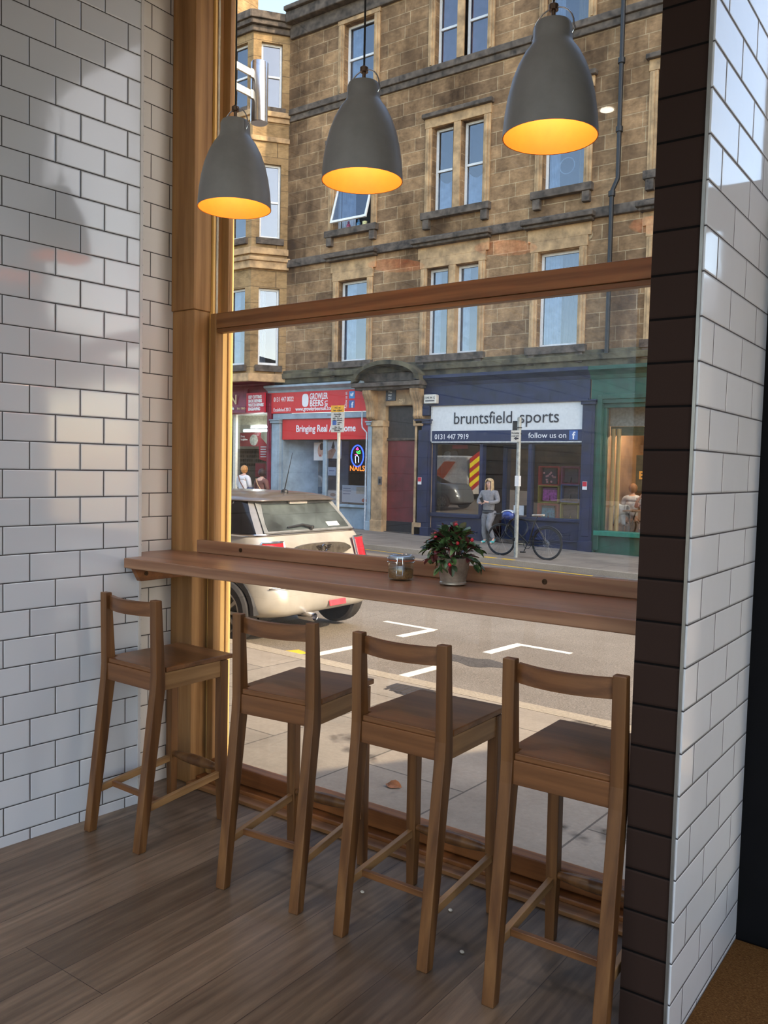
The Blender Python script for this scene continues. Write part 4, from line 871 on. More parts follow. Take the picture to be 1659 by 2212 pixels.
panel('red_card', ms, -17.35, 1.05, -16.9, 1.5, flat('red_card', (150, 40, 56), .6), .3)

# green cafe ----------------------------------------------------
gs = thing('shopfront', 'dark green cafe front beside the navy sports shop', 'shopfront', (0, NF, 0))
cornice(gs, -5.56, .6, 3.7, 4.0, GREEN, .26); B().box(-5.54, -.06, 3.1, .6, .2, 3.72).build('fascia', GREEN, gs, bevel=.01)
B().box(-5.58, -.06, -.62, -5.36, .2, 3.2).box(-5.36, -.10, -.5, -5.24, .1, 3.3).box(-5.24, -.10, 3.2, .6, .1, 3.32).build('pilaster', GREEN, gs, bevel=.012)
B().box(-5.24, .02, 3.0, .6, .2, 3.2).box(-5.24, .04, -.05, -5.17, .2, 3.0).box(-2.9, .04, -.05, -2.8, .2, 3.0).build('window_frame', GREEN, gs, bevel=.008); B().box(-5.36, -.12, -.14, .6, .2, -.02).build('window_sill', flat('bright_green_sill', (30, 120, 96), .35), gs, bevel=.012); B().box(-5.34, -.02, -.75, .6, .2, -.14).build('stall_riser', GREEN, gs)
B().box(-5.17, .10, -.02, .6, .106, 3.0).build('display_pane', SHOPG, gs); interior(gs, -5.3, .3, -.35, 3.1, flat('cafe_lining', (150, 112, 78), .8, var=.15, scale=1.5), 3.0)
B().box(-5.25, .5, 2.565, .3, .6, 3.05).build('bulkhead', flat('cafe_bulkhead', (196, 188, 170), .8), gs); B().box(-5.25, .55, 2.34, .3, .62, 2.56).build('green_band', flat('cafe_green_band', (70, 92, 62), .7), gs)
for k, x in enumerate((-4.6, -3.4)):
    o = thing('cafe_lamp', ('warm round ceiling lamp over the seated person in the green cafe', 'warm round ceiling lamp further right in the green cafe')[k], 'ceiling lamp', (x, NF+1.3, 2.6)); B().sphere((0, 0, 0), .07, 14, 10).build('globe', emit('warm_globe', (255, 220, 170), 4), o, True); B().tube([(0, 0, .07), (0, 0, .49)], .006, 6).build('cord', BLACKP, o)
    q = bpy.data.lights.new('globe_glow', 'POINT'); q.energy = 55; q.color = (1, .8, .55); q.shadow_soft_size = .08; lo = bpy.data.objects.new('globe_glow', q); lo.parent = o; lo.location = (0, 0, -.1); COL.objects.link(lo)
for x in (-5.12, -4.98): B().lathe([(.055, -.3), (.055, 2.5)], 16, MX.Translation((x, .42, 0))).build('wood_column', OAKL, gs)
bbm = thing('menu_chalkboard', 'dark chalkboard with orange letters on the cafe wall', 'chalkboard', (-4.7, NF+2.6, 1.42)); B().box(-.78, 0, -.48, .75, .03, .48).build('board', flat('chalkboard', (62, 68, 60), .7, var=.2, scale=2), bbm); B().box(-.8, -.02, -.54, .8, .05, -.48).build('ledge', BLACK, bbm); text('lettering', 'BL', .30, emit('lit_orange_letters', (230, 150, 60), .6), bbm, (-.52, -.01, -.16), bold=.008)
# ------------------------------------------------------------------ cars
def rring(xr, xf, hw, z, rr, rf, n=6, zf=None):
    """rounded rectangle footprint: rear at xr, front at xf, half width hw"""
    pts = []
    for cx, cy, r, a0 in ((xr-rr, hw-rr, rr, 0), (xf+rf, hw-rf, rf, 90), (xf+rf, -hw+rf, rf, 180), (xr-rr, -hw+rr, rr, 270)):
        for k in range(n+1):
            a = RAD(a0+90*k/n); x = cx+r*cos(a)
            zz = z if zf is None else z+(zf-z)*max(0, min(1, (xr-x)/(xr-xf)))
            pts.append(V((x, cy+r*sin(a), zz)))
    return pts
TYRE = flat('tyre_rubber', (44, 42, 42), .8, var=.15, scale=30); RIM = flat('alloy_rim', (150, 142, 132), .4, .6, var=.1); AUTOG = glass('car_glass', .10, 1.5, (120, 128, 126)); BUMPB = flat('black_bumper', (42, 42, 44), .6)
TAIL = flat('tail_lamp_red', (196, 36, 48), .2, var=.06); PLATEY = flat('yellow_plate', (226, 186, 60), .5, var=.02)
def wheel(par, x, y, r=.30, out=-1):
    m = MX.Translation((x, y, r)) @ MX.Rotation(pi/2*(1 if out < 0 else -1), 4, 'X')
    # local +z points outwards
    w = B().lathe([(r*.64, -.085), (r*.90, -.09), (r*.985, -.07), (r, -.03), (r, .03), (r*.985, .07), (r*.90, .09), (r*.68, .085), (r*.66, .07)], 40, m, cap=False).lathe([(r*.64, -.085), (.01, -.085)], 40, m, cap=False).build('wheel', TYRE, par, True)
    q = B().lathe([(r*.67, .07), (r*.69, .088), (r*.64, .088), (r*.60, .05)], 40, m, cap=False).lathe([(.05, .055), (.05, .07), (.001, .072)], 20, m, cap=False)
    for k in range(10):
        a = 2*pi*k/10; c, s = cos(a), sin(a); p = V((-s, c, 0))
        q.hexa([m @ (V((c*.04, s*.04, .03))+p*.014), m @ (V((c*.04, s*.04, .03))-p*.014), m @ (V((c*r*.66, s*r*.66, .05))-p*.022), m @ (V((c*r*.66, s*r*.66, .05))+p*.022)], [m @ (V((c*.04, s*.04, .065))+p*.012), m @ (V((c*.04, s*.04, .065))-p*.012), m @ (V((c*r*.66, s*r*.66, .078))-p*.018), m @ (V((c*r*.66, s*r*.66, .078))+p*.018)])
    q.build('rim', RIM, w)
    B().lathe([(r*.66, .047), (.001, .047)], 30, m, cap=False).build('brake_disc', BUMPB, w)
    return w
def hatchback(name, label, loc, rz, paint, roofm):
    c = thing(name, label, 'car', loc, rz)
    R_ = lambda *a: rring(*a)
    B().loft([R_(-.22, -3.56, .68, .25, .22, .3), R_(-.06, -3.66, .78, .265, .28, .4), R_(-.01, -3.70, .825, .33, .30, .45), R_(0, -3.70, .835, .44, .32, .45), R_(-.02, -3.69, .84, .53, .32, .45), R_(-.055, -3.66, .84, .56, .3, .45), R_(-.09, -3.62, .842, .684, .28, .42), R_(-.13, -3.55, .835, .833, .26, .4), R_(-.18, -3.46, .81, .944, .24, .4), R_(-.235, -3.38, .78, 1.013, .2, .38), R_(-.28, -3.2, .745, 1.037, .18, .38)]).build('body', paint, c, True, sub=2)
    # greenhouse: split into black side glass and the tailgate round the rear
    rs = [R_(-.255, -2.75, .765, 1.025, .16, .55), R_(-.325, -2.52, .735, 1.115, .15, .5), R_(-.41, -2.24, .695, 1.22, .14, .45), R_(-.475, -2.05, .655, 1.30, .13, .4), R_(-.50, -1.98, .635, 1.335, .13, .4)]
    n = len(rs[0])
    def part(idx, nm, m, push=0.):
        g = B(); g.loft([[r[i]+(V((r[i].x+1.2, r[i].y, 0)).normalized()*push if push else V((0, 0, 0))) for i in idx] for r in rs], cap=False, closed=False); return g.build(nm, m, c, True)
    rear = list(range(24, 28))+list(range(0, 4))
    side1 = list(range(3, 14)); side2 = list(range(14, 25)); 
    sg = flat('black_side_glass', (24, 25, 28), .12, var=.05)
    part(side1, 'side_glass', sg); part(side2, 'side_glass', sg); part([13, 14], 'windscreen', sg)
    tg = part(rear, 'tailgate_frame', flat('grey_tailgate', (128, 126, 124), .3, .3, var=.04))
    roof = B().loft([R_(-.40, -1.97, .65, 1.315, .2, .4), R_(-.385, -1.99, .655, 1.332, .22, .4), R_(-.41, -1.95, .635, 1.352, .24, .4), R_(-.48, -1.88, .56, 1.382, .26, .4), R_(-.62, -1.75, .42, 1.405, .26, .38), R_(-.85, -1.5, .22, 1.418, .18, .2)]).build('roof', roofm, c, True, sub=2)
    B().lathe([(.04, 1.40), (.035, 1.425), (.012, 1.435)], 14, MX.Translation((-.62, 0, 0))).tube([(-.62, 0, 1.43), (-.52, 0, 1.80)], [.006, .0025], 6).build('aerial', BLACKP, roof, True)
    # rear window on the sloping tailgate
    def rp(y, z, d=.012):
        t = (z-1.025)/(1.335-1.025); x = -.255+(-.50+.255)*t; return V((x+d, y, z+d*.4))
    o = [(-.60, 1.05), (.60, 1.05), (.585, 1.12), (.535, 1.23), (.50, 1.292), (-.50, 1.292), (-.535, 1.23), (-.585, 1.12)]
    B().loft([[rp(y, z, .004) for y, z in o], [rp(y, z, .012) for y, z in o]]).build('rear_window', flat('rear_glass', (70, 76, 76), .1, var=.3, scale=3), tg)
    B().hexa([rp(-.66, 1.035, .004), rp(.66, 1.035, .004), rp(.57, 1.31, .004), rp(-.57, 1.31, .004)], [rp(-.66, 1.035, .008), rp(.66, 1.035, .008), rp(.57, 1.31, .008), rp(-.57, 1.31, .008)]).build('window_surround', flat('grey_glass_band', (128, 130, 130), .25, .2), tg)
    B().box(-.455, -.13, 1.296, -.43, .13, 1.318).build('brake_lamp', flat('brake_lamp_clear', (190, 180, 170), .3), tg)
    B().tube([rp(.0, 1.06, .03), rp(-.12, 1.085, .035), rp(-.34, 1.07, .03)], [.016, .012, .007], 8).lathe([(.03, -.01), (.03, .02)], 14, MX.Translation(rp(0, 1.057, .02))).build('rear_wiper', BLACKP, tg, True)
    B().hexa([rp(.28, 1.065, .013), rp(.46, 1.065, .013), rp(.45, 1.105, .013), rp(.27, 1.105, .013)], [rp(.28, 1.065, .016), rp(.46, 1.065, .016), rp(.45, 1.105, .016), rp(.27, 1.105, .016)]).build('window_sticker', WHITE, tg)
    # chrome belt line
    bl = R_(-.238, -3.1, .785, 1.022, .2, .4); B().tube([p for p in bl], .010, 6, True).build('chrome_belt', CHROME, c, True)
    for s in (-1, 1):
        B().loft([[V((-.66-.03*t+dx, s*(.752-.11*t), 1.03+.29*t)) for dx in (0, .014)]+[V((-.66-.03*t+.014, s*(.758-.11*t), 1.03+.29*t)), V((-.66-.03*t, s*(.758-.11*t), 1.03+.29*t))] for t in (0, .5, 1)]).build('pillar_trim', CHROME, c)
        # tail lamps wrap round the corner
        g = B(); ra = []
        for k in range(7):
            t = k/6; z = .71+.25*t; wdt = .5+.5*sin(pi*t)
            row = []
            for q in range(8):
                a = RAD(-8+62*q/7*(.75+.25*sin(pi*t))); sh = -.075-.09*((z-.68)/.3)
                row.append(V((sh-.28+.285*cos(a)+.012, s*(.56+.285*sin(a)+.006), z)))
            ra.append(row)
        l = g.loft(ra, cap=False, closed=False).build('tail_lamp', TAIL, c, True)
        sol = l.modifiers.new('thick', 'SOLIDIFY'); sol.thickness = .02; sol.offset = -s
        pts = [ra[0][i] for i in range(8)]+[ra[i][7] for i in range(1, 7)]+[ra[6][7-i] for i in range(1, 8)]+[ra[6-i][0] for i in range(1, 6)]
        B().tube(pts, .012, 6, True).build('chrome_bezel', CHROME, l, True)
        for x, nm in ((-.56, 0), (-3.02, 1)):
            arch = [(x+.355*cos(a), .30+.355*sin(a)) for a in [k*pi/14 for k in range(15)]]+[(x-.33, .17), (x+.33, .17)]
            ai = [(x+.318*cos(a), .30+.318*sin(a)) for a in [k*pi/14 for k in range(15)]]; ao = [(x+.36*cos(a), .30+.36*sin(a)) for a in [k*pi/14 for k in range(15)]]
            B().loft([[V((ao[k][0], s*.70, ao[k][1])), V((ao[k][0], s*.846, ao[k][1])), V((ai[k][0], s*.850, ai[k][1])), V((ai[k][0], s*.70, ai[k][1]))] for k in range(15)]).build('wheel_arch', BUMPB, c)
            wheel(c, x, s*.80, .30, s)
    B().hexa([(.006, -.02, .315), (.006, .24, .315), (-.004, .24, .375), (-.004, -.02, .375)], [(.020, -.01, .32), (.018, .23, .32), (.010, .23, .37), (.012, -.01, .37)]).build('rear_fog_lamp', flat('fog_lamp', (214, 70, 80), .3), c, bevel=.012)
    m = MX.Translation((-.02, -.30, .255)) @ MX.Rotation(pi/2, 4, 'Y'); B().lathe([(.040, -.1), (.045, .07), (.040, .084), (.034, .082), (.033, -.02), (.001, -.02)], 24, m).build('exhaust_pipe', CHROME, c, True)
    # handle strip, emblem, plate, lower valance
    hs = B(); ra = []
    for k in range(11):
        t = -1+k/5; y = t*.43; h = .062*math.sqrt(max(0.03, 1-abs(t)**3)); ra.append([V((-.13, y, .865-h)), V((-.088, y, .865-h)), V((-.108, y, .865+h)), V((-.14, y, .865+h))])
    hp = hs.loft(ra).build('handle_strip', flat('grey_handle_strip', (84, 78, 70), .35, .3, var=.2), c, True)
    MXE = MX.Translation((-.082, 0, .878)) @ MX.Rotation(RAD(-12), 4, 'Y')
    e = B(); e.tube([MXE @ V((0, .034*cos(a), .034*sin(a))) for a in [k*pi/10 for k in range(20)]], .006, 6, True)
    for s in (-1, 1):
        for k in range(4): e.box(-.004, s*.04, .020-k*.014, .004, s*(.105-.014*k), .028-k*.014, MXE)
    e.build('winged_emblem', CHROME, hp, True)
    B().hexa([(-.075, -.26, .665), (-.075, .26, .665), (-.06, .26, .665), (-.06, -.26, .665)], [(-.10, -.26, .775), (-.10, .26, .775), (-.088, .26, .775), (-.088, -.26, .775)]).build('number_plate', PLATEY, c)
    B().box(-3.5, -.62, .20, -.35, .62, .26).build('underbody', BUMPB, c)
    B().tube([(-.001, .835-.0, .545)]+[V((p.x+.002, p.y, .545)) for p in rring(-.012, -3.6, .842, .545, .32, .4)][24:28], .004, 5).build('bumper_seam', BUMPB, c)
    return c
PAINT = flat('champagne_paint', (176, 170, 160), .3, .35, var=.05, scale=4); ROOFP = flat('roof_paint', (104, 96, 90), .2, .4, var=.06, scale=4)
hatchback('hatchback_car', 'champagne coloured three door hatchback parked at the kerb, seen from behind', (-2.43, 4.18, GZ(-3, 4.2, -.10)), 0, PAINT, ROOFP)
hatchback('hatchback_car', 'grey hatchback out on the road, seen only as a reflection in the sports shop window', (-18.1, 9.0, GZ(-16, 9, -.10)), pi, flat('grey_car_paint', (120, 126, 130), .25, .4), flat('grey_car_roof', (70, 76, 80), .25, .3))
vn = thing('delivery_van', 'white van with orange flash and chevron rear, seen only reflected in the sports shop', 'van', (-16.6, 4.25, GZ(-18, 4.2, -.10)))
vw = flat('white_van_paint', (216, 216, 212), .35, .1)
B().loft([rring(-.05, -4.8, .90, .30, .12, .5), rring(0, -4.95, .96, .5, .12, .5), rring(0, -4.95, .97, 1.0, .12, .5), rring(-.03, -3.9, .93, 1.1, .12, .4), rring(-.08, -3.3, .86, 1.95, .15, .4), rring(-.25, -3.1, .7, 2.02, .2, .4)]).build('body', vw, vn, True)
ch = B(); chr_ = B()
for k in range(7):
    for s in (-1, 1):
        z = .45+k*.22; (ch if k % 2 else chr_).hexa([(.004, s*.0, z+.30), (.004, s*.92, z-.10), (.004, s*.92, z+.12), (.004, 0, z+.52)], [(.012, 0, z+.30), (.012, s*.92, z-.10), (.012, s*.92, z+.12), (.012, 0, z+.52)])
ch.build('yellow_chevron', flat('chevron_yellow', (236, 226, 40), .4), vn); chr_.build('red_chevron', flat('chevron_red', (176, 44, 40), .4), vn)
B().prism([(-2.2, .75), (-1.5, .75), (-.7, 1.75), (-1.3, 1.75)], 'y', .955, .985).build('orange_flash', flat('orange_flash', (232, 96, 36), .4), vn)
for x in (-.8, -4.0):
    for s in (-1, 1): wheel(vn, x, s*.90, .33, s)

# ------------------------------------------------------------------ sign poles
POLE = flat('galvanised_pole', (164, 166, 158), .5, .35, var=.1); POLEC = flat('cream_pole', (222, 214, 190), .5, var=.05)
x, y = -5.56, 14.18
sp1 = thing('signpost', 'grey steel signpost with a small parking plate behind the bicycle', 'signpost', (x, y, GZ(x, y)))
B().tube([(0, 0, 0), (0, 0, 2.94)], .045, 14).lathe([(.05, 2.92), (.048, 2.97), (.02, 2.985)], 14).build('pole', POLE, sp1, True)
B().box(-.16, -.06, 2.46, .06, -.052, 2.70).build('parking_plate', CREAM, sp1); 
for k, s_ in enumerate(('No loading', 'at any time')): text('lettering', s_, .05, LETK, sp1, (-.145, -.062, 2.63-.06*k), wide=.17)
B().prism([(-.09, 2.53), (-.03, 2.49), (-.03, 2.515), (.02, 2.515), (.02, 2.545), (-.03, 2.545), (-.03, 2.57)], 'y', -.064, -.061).build('arrow_print', LETK, sp1)
B().box(-.15, -.03, 2.66, -.03, .03, 2.90).lathe([(.06, 2.75), (.06, 2.77)], 12).lathe([(.06, 2.62), (.06, 2.64)], 12).build('bracket_box', BLACKP, sp1, bevel=.01); B().box(-.047, -.05, 1.52, .047, .05, 1.74).build('white_sticker', WHITE, sp1)
x, y = -10.16, 13.8
sp2 = thing('signpost', 'cream signpost with a tall parking notice in front of the pale blue shop', 'signpost', (x, y, GZ(x, y)))
B().tube([(0, 0, 0), (0, 0, 3.2)], .04, 14).build('pole', POLEC, sp2, True)
m = MX.Translation((0, -.05, 0))
pp = B().box(-.20, -.012, 2.58, .20, 0, 3.22, m).build('notice_plate', CREAM, sp2); B().box(-.20, -.016, 3.06, .20, -.0125, 3.22, m).build('orange_panel', flat('orange_panel', (240, 172, 40), .5), pp)
for k, (s_, z, w_) in enumerate((('Mon - Sat', 3.15, .18), ('8am - 6:30pm', 3.09, .26), ('No loading', 3.0, .22), ('Mon - Fri', 2.95, .16), ('8:00 - 9:15 am', 2.90, .28), ('4:30 - 6:30 pm', 2.855, .28), ('Loading\nonly', 2.80, .13), ('Mon - Fri', 2.69, .16), ('9:15am - 4:30pm', 2.65, .30), ('Saturday', 2.61, .18))):
    text('lettering', s_, .04, LETK, pp, (-w_/2 if k != 6 else .0, -.068, z), wide=w_)
B().box(-.15, -.016, 2.75, -.03, -.0125, 2.86, m).build('blue_symbol', FBB, pp); B().box(-.20, -.0145, 2.875-.03, .20, -.0125, 2.88-.03, m).build('divider', LETK, pp)
lt = thing('wall_light', 'cylindrical steel lamp on two arms outside the window above the left pendant', 'wall light', (-.24, .90, 3.09))
B().lathe([(.040, .0), (.043, .003), (.043, .290), (.040, .294), (.001, .294)], 28).lathe([(.039, .004), (.001, .004)], 28).build('cylinder', flat('polished_steel', (190, 192, 196), .22, .9, var=.04), lt, True)
for z in (.11, .21): B().box(-.012, -.38, z, .0, -.04, z+.032).box(-.014, -.06, z-.004, .002, -.036, z+.036).build('arm', flat('zinc_arm', (206, 206, 202), .4, .4, var=.08, scale=40), lt)
aw = thing('awning', 'unseen dark canvas awning added on the right to shade the near pavement', 'awning', (0, 0, 0))  # out of view, placed so its edge shadows the near pavement
B().hexa([(4.24, .52, 2.98), (9, .52, 2.98), (9, 2.5, 2.20), (4.24, 2.5, 2.20)], [(4.24, .52, 3.02), (9, .52, 3.02), (9, 2.5, 2.24), (4.24, 2.5, 2.24)]).build('canvas', flat('dark_canvas', (50, 56, 60), .9), aw)
B().tube([(4.27, .54, 2.4), (4.27, 2.46, 2.2)], .02).tube([(8.9, .54, 2.4), (8.9, 2.46, 2.2)], .02).box(5.4, .53, -.2, 9.2, .60, 3.6).build('support', BLACK, aw)
nb = thing('shade_casting_building', 'unseen tall sandstone block added on the right to shade the far pavement', 'building', (0, 0, 0)); B().box(11, 13.45, -1.2, 24, 27, 29.2).build('wall', stone('corner_ashlar', (150, 126, 94), (124, 104, 78), (92, 84, 78), .4, 1.1), nb); B().box(10.9, 13.2, 29.2, 24.2, 27, 29.8).build('cornice', LEDGE, nb)  # added out-of-view block, sized to shade the far pavement and lower facade

ob = thing('cafe_terrace', 'stone terrace on the near side of the road beyond the cafe wall', 'building', (0, 0, 0)); B().box(-45, -9, -.4, -.9, .44, 6.5).build('wall', stone('near_ashlar', (150, 122, 88), (120, 98, 72), (90, 80, 70)), ob); B().box(-45, -9, 6.5, -.9, .7, 6.9).build('cornice', LEDGE, ob)
lb = thing('low_terrace', 'low stone terrace closing the side street across the road', 'building', (0, 0, 0)); B().box(5.7, 32, -1.5, 22, 38, 7.5).build('wall', DRESS, lb); B().prism([(31.6, 7.5), (38.4, 7.5), (35, 9.5)], 'x', 5.5, 22.2).build('roof', flat('slate_roof', (80, 84, 92), .8), lb)
sb = thing('sun_blocking_building', 'unseen pale rendered block added to keep the sun out of the room', 'building', (0, 0, 0)); B().box(11, -7, -.6, 20, .70, 9).build('wall', flat('pale_render', (206, 204, 200), .9), sb); B().box(10.8, -7.2, 9, 20.2, .70, 9.3).build('eaves', LEDGE, sb)  # added block that stops the sun entering through the right-hand glazing

# ------------------------------------------------------------------ bicycle, lock and helmet
BLK = flat('black_frame_paint', (26, 27, 29), .35, var=.06); BT = flat('bike_tyre', (30, 30, 30), .8); GRP = flat('grey_spokes', (120, 122, 124), .35, .8)
fx, rx, by = -6.02, -4.93, 14.36
zb = GZ(-5.5, by)
bk = thing('bicycle', 'black road bicycle leaning on the grey signpost outside the sports shop', 'bicycle', (0, by, zb), 0)
def bwheel(x, z0):
    w = B().torus((x, 0, .345+z0), .335, .018, 'y', 48, 8).build('wheel', BT, bk, True)
    B().torus((x, 0, .345+z0), .312, .010, 'y', 48, 6).build('rim', BLK, w, True)
    s = B()
    for k in range(18):
        a = 2*pi*k/18; s.tube([(x+.02*cos(a+.8), (-.03 if k % 2 else .03), .345+z0+.02*sin(a+.8)), (x+.31*cos(a), 0, .345+z0+.31*sin(a))], .0016, 4)
    s.tube([(x, -.05, .345+z0), (x, .05, .345+z0)], .02, 10).build('spokes', GRP, w)
    return w
z0f, z0r = GZ(fx, by)-zb, GZ(rx, by)-zb
bwheel(fx, z0f); w2 = bwheel(rx, z0r)
B().torus((rx, -.04, .345+z0r), .07, .006, 'y', 20, 5).torus((rx, -.035, .345+z0r), .045, .008, 'y', 20, 5).build('cassette', GRP, w2)
H1, H0, BBk, ST0, FA, RA = (-5.79, 0, .82), (-5.83, 0, .70), (-5.36, 0, .29), (-5.22, 0, .80), (fx, 0, .345+z0f), (rx, 0, .345+z0r)
f = B().tube([H1, H0], .022).tube([H1, ST0], .018).tube([H0, BBk], .021).tube([BBk, ST0], .018)
for s in (-.05, .05): f.tube([BBk, (RA[0], s, RA[2])], .011).tube([(ST0[0], 0, ST0[2]-.03), (RA[0], s, RA[2])], .009)
f.build('frame', BLK, bk, True)
fk = B()
for s in (-.05, .05): fk.tube([H0, (H0[0]-.02, s, H0[2]-.05), (FA[0], s, FA[2])], [.014, .013, .009])
fk.build('fork', BLK, bk, True)
hb = B().tube([H1, (-5.80, 0, .89), (-5.90, 0, .92)], .014).tube([(-5.92, -.27, .93), (-5.90, -.1, .92), (-5.90, .1, .92), (-5.92, .27, .93)], .013).tube([(-5.92, -.27, .93), (-6.04, -.30, .92)], .016).tube([(-5.92, .27, .93), (-6.04, .30, .92)], .016).build('handlebar', BLK, bk, True)
B().tube([ST0, (-5.16, 0, .90)], .013).build('seat_post', BLK, bk, True)
sd_ = B(); ra = []
for t, w_ in ((0, .02), (.3, .03), (.6, .06), (.85, .075), (1, .05)):
    X = -5.29+.27*t; ra.append([V((X, w_*cos(a), .915+.02*sin(a)+.015*t)) for a in [k*pi/5 for k in range(10)]])
sd_.loft(ra).build('saddle', flat('pale_saddle', (190, 180, 162), .6), bk, True)
cr = B().torus((BBk[0], -.06, BBk[2]), .085, .006, 'y', 30, 6).tube([(BBk[0], -.07, BBk[2]), (BBk[0]-.07, -.07, BBk[2]-.16)], .010).tube([(BBk[0], .07, BBk[2]), (BBk[0]+.07, .07, BBk[2]+.16)], .010).build('crankset', BLK, bk, True)
B().box(BBk[0]-.12, -.16, BBk[2]-.175, BBk[0]-.02, -.075, BBk[2]-.15).build('pedal', BLK, cr); B().box(BBk[0]+.02, .075, BBk[2]+.15, BBk[0]+.12, .16, BBk[2]+.175).build('pedal', BLK, cr)
B().tube([(BBk[0], -.06, BBk[2]+.085), (rx, -.04, .39+z0r)], .004, 5).tube([(BBk[0], -.06, BBk[2]-.085), (rx+.0, -.04, .20+z0r), (rx, -.04, .28+z0r)], .004, 5).build('chain', GRP, bk)
mg = B(); mg.tube([(rx+.37*cos(a), 0, .345+z0r+.37*sin(a)) for a in [RAD(25+10*k) for k in range(13)]], .012, 6).build('mudguard', BLK, bk, True)
B().tube([(-6.02, -.02, .0+z0f), (-5.99, -.09, .03)], .006).build('kickstand', GRP, bk)
lk = thing('cable_lock', 'thick black cable lock looped round the signpost and the bicycle', 'cable lock', (-5.60, 14.26, zb+.62)); B().tube([(.23*cos(a), .10*sin(a*1.0+.6), .21*sin(a)) for a in [k*pi/20 for k in range(40)]], .014, 8, True).build('cable', BLK, lk, True); B().box(-.03, -.13, -.26, .03, -.05, -.19).build('lock_body', BLACKP, lk, bevel=.01)
hm = thing('bike_helmet', 'blue and white bicycle helmet hung on the handlebar', 'helmet', (-5.76, 14.18, zb+.90))
B().sphere((0, 0, 0), .13, 20, 12, (1.15, .85, .78)).build('shell', flat('blue_helmet', (40, 62, 130), .3, var=.15), hm, True)
hs_ = B()
for k in (-1, 0, 1): hs_.tube([(.153*cos(a), k*.055-.002, .106*sin(a)) for a in [RAD(30+12*q) for q in range(11)]], .010, 6)
hs_.build('white_stripes', WHITE, hm, True); B().tube([(-.06, -.09, -.04), (-.02, -.06, -.2), (.02, .06, -.2), (.06, .09, -.04)], .005, 5).build('strap', BLACKP, hm)

# ------------------------------------------------------------------ people
SK_ = flat('skin', (222, 176, 150), .55, var=.04)
def head_parts(par, c, hair, hairs, r=.098, face=(0, -1)):
    pass
def hand(pts, edges, wi, d, side, up, L=.17):
    """palm and five bent fingers grown from wrist vertex wi"""
    d = V(d).normalized(); s = V(side).normalized(); u = V(up).normalized(); w = V(pts[wi][:3])
    pts.append((*(w+d*L*.28), (.030, .018))); pk = len(pts)-1; edges.append((wi, pk))
    for k, ln in enumerate((.40, .46, .44, .36)):
        off = (k-1.5)*.019
        b_ = w+d*L*.52+s*off; m_ = b_+d*L*ln*.5-u*.006; t_ = b_+d*L*ln*.85-u*.03
        for q, r_ in ((b_, .0095), (m_, .0085), (t_, .007)): pts.append((*q, r_))
        n_ = len(pts); edges += [(pk, n_-3), (n_-3, n_-2), (n_-2, n_-1)]
    b_ = w+d*L*.20-s*.035; t_ = b_+d*L*.30-s*.018-u*.01
    pts.append((*b_, .010)); pts.append((*t_, .008)); n_ = len(pts); edges += [(pk, n_-2), (n_-2, n_-1)]
def headshape(nm, mat, par, c, yaw=0., sc=1.0, tilt=0.):
    pass
gx, gy = -8.05, 17.42
gz = GZ(gx, gy)
wm = thing('person', 'person in a grey sweatshirt and leggings leaning by the sports shop door', 'person', (gx, gy, gz))
# joints relative to feet, x to the right of the photo, -y towards the road
pel, che, nek = (0, .02, .86), (.0, .05, 1.18), (-.0, .04, 1.40)
P = [(*pel, (.115, .09)), (.0, .03, 1.0, (.125, .095)), (*che, (.15, .105)), (.0, .05, 1.32, (.11, .08)), (*nek, .048), (0, .02, 1.47, .052), (0, .005, 1.545, (.072, .088)), (0, .02, 1.625, (.066, .080))]
Ed = [(i, i+1) for i in range(7)]
def limb(pp, root):
    k = root
    for q in pp: P.append(q); Ed.append((k, len(P)-1)); k = len(P)-1
    return k
wr1 = limb([(-.17, .04, 1.33, .062), (-.27, .0, 1.10, .046), (-.20, -.16, 1.05, .036), (-.13, -.21, 1.06, .027)], 3)
hand(P, Ed, wr1, (.9, -.2, .1), (.1, .3, .9), (0, -1, .2))
wr2 = limb([(.17, .04, 1.33, .062), (.28, .0, 1.10, .046), (.16, -.17, 1.07, .036), (.05, -.22, 1.09, .027)], 3)
hand(P, Ed, wr2, (-.9, -.15, .15), (-.1, .3, .9), (0, -1, .2))
limb([(-.095, .02, .78, .068), (-.10, .0, .47, .056), (-.13, .03, .25, .050), (-.10, .06, .09, .034), (-.11, -.05, .035, .032), (-.115, -.13, .028, .024)], 0)
limb([(.095, .02, .78, .068), (.07, -.11, .48, .056), (.12, -.02, .27, .050), (.19, -.02, .12, .034), (.19, -.12, .04, .032), (.19, -.20, .03, .024)], 0)
skin('body', P, Ed, SK_, wm)
GREYS = flat('grey_sweatshirt', (140, 136, 134), .9, var=.06, scale=20); LEG = flat('grey_leggings', (128, 126, 126), .6, var=.08, scale=10); TEAL = flat('teal_trainers', (88, 190, 186), .6, var=.15, scale=30)
sw_p = [(.0, .02, .80, (.175, .14)), (.0, .03, .95, (.165, .13)), (*che, (.175, .13)), (0, .05, 1.33, (.135, .10)), (0, .045, 1.385, (.07, .07)),
        (-.19, .04, 1.32, .082), (-.285, .0, 1.10, .064), (-.20, -.17, 1.05, .050), (-.165, -.19, 1.055, .044), (.19, .04, 1.32, .082), (.295, .0, 1.10, .064), (.16, -.18, 1.07, .050), (.11, -.205, 1.08, .044)]
skin('sweatshirt', sw_p, [(0, 1), (1, 2), (2, 3), (3, 4), (3, 5), (5, 6), (6, 7), (7, 8), (3, 9), (9, 10), (10, 11), (11, 12)], GREYS, wm)
skin('shirt_hem', [(0, .02, .75, (.185, .15)), (0, .02, .80, (.19, .155)), (0, .02, .90, (.18, .15))], [(0, 1), (1, 2)], BLACKP, wm)
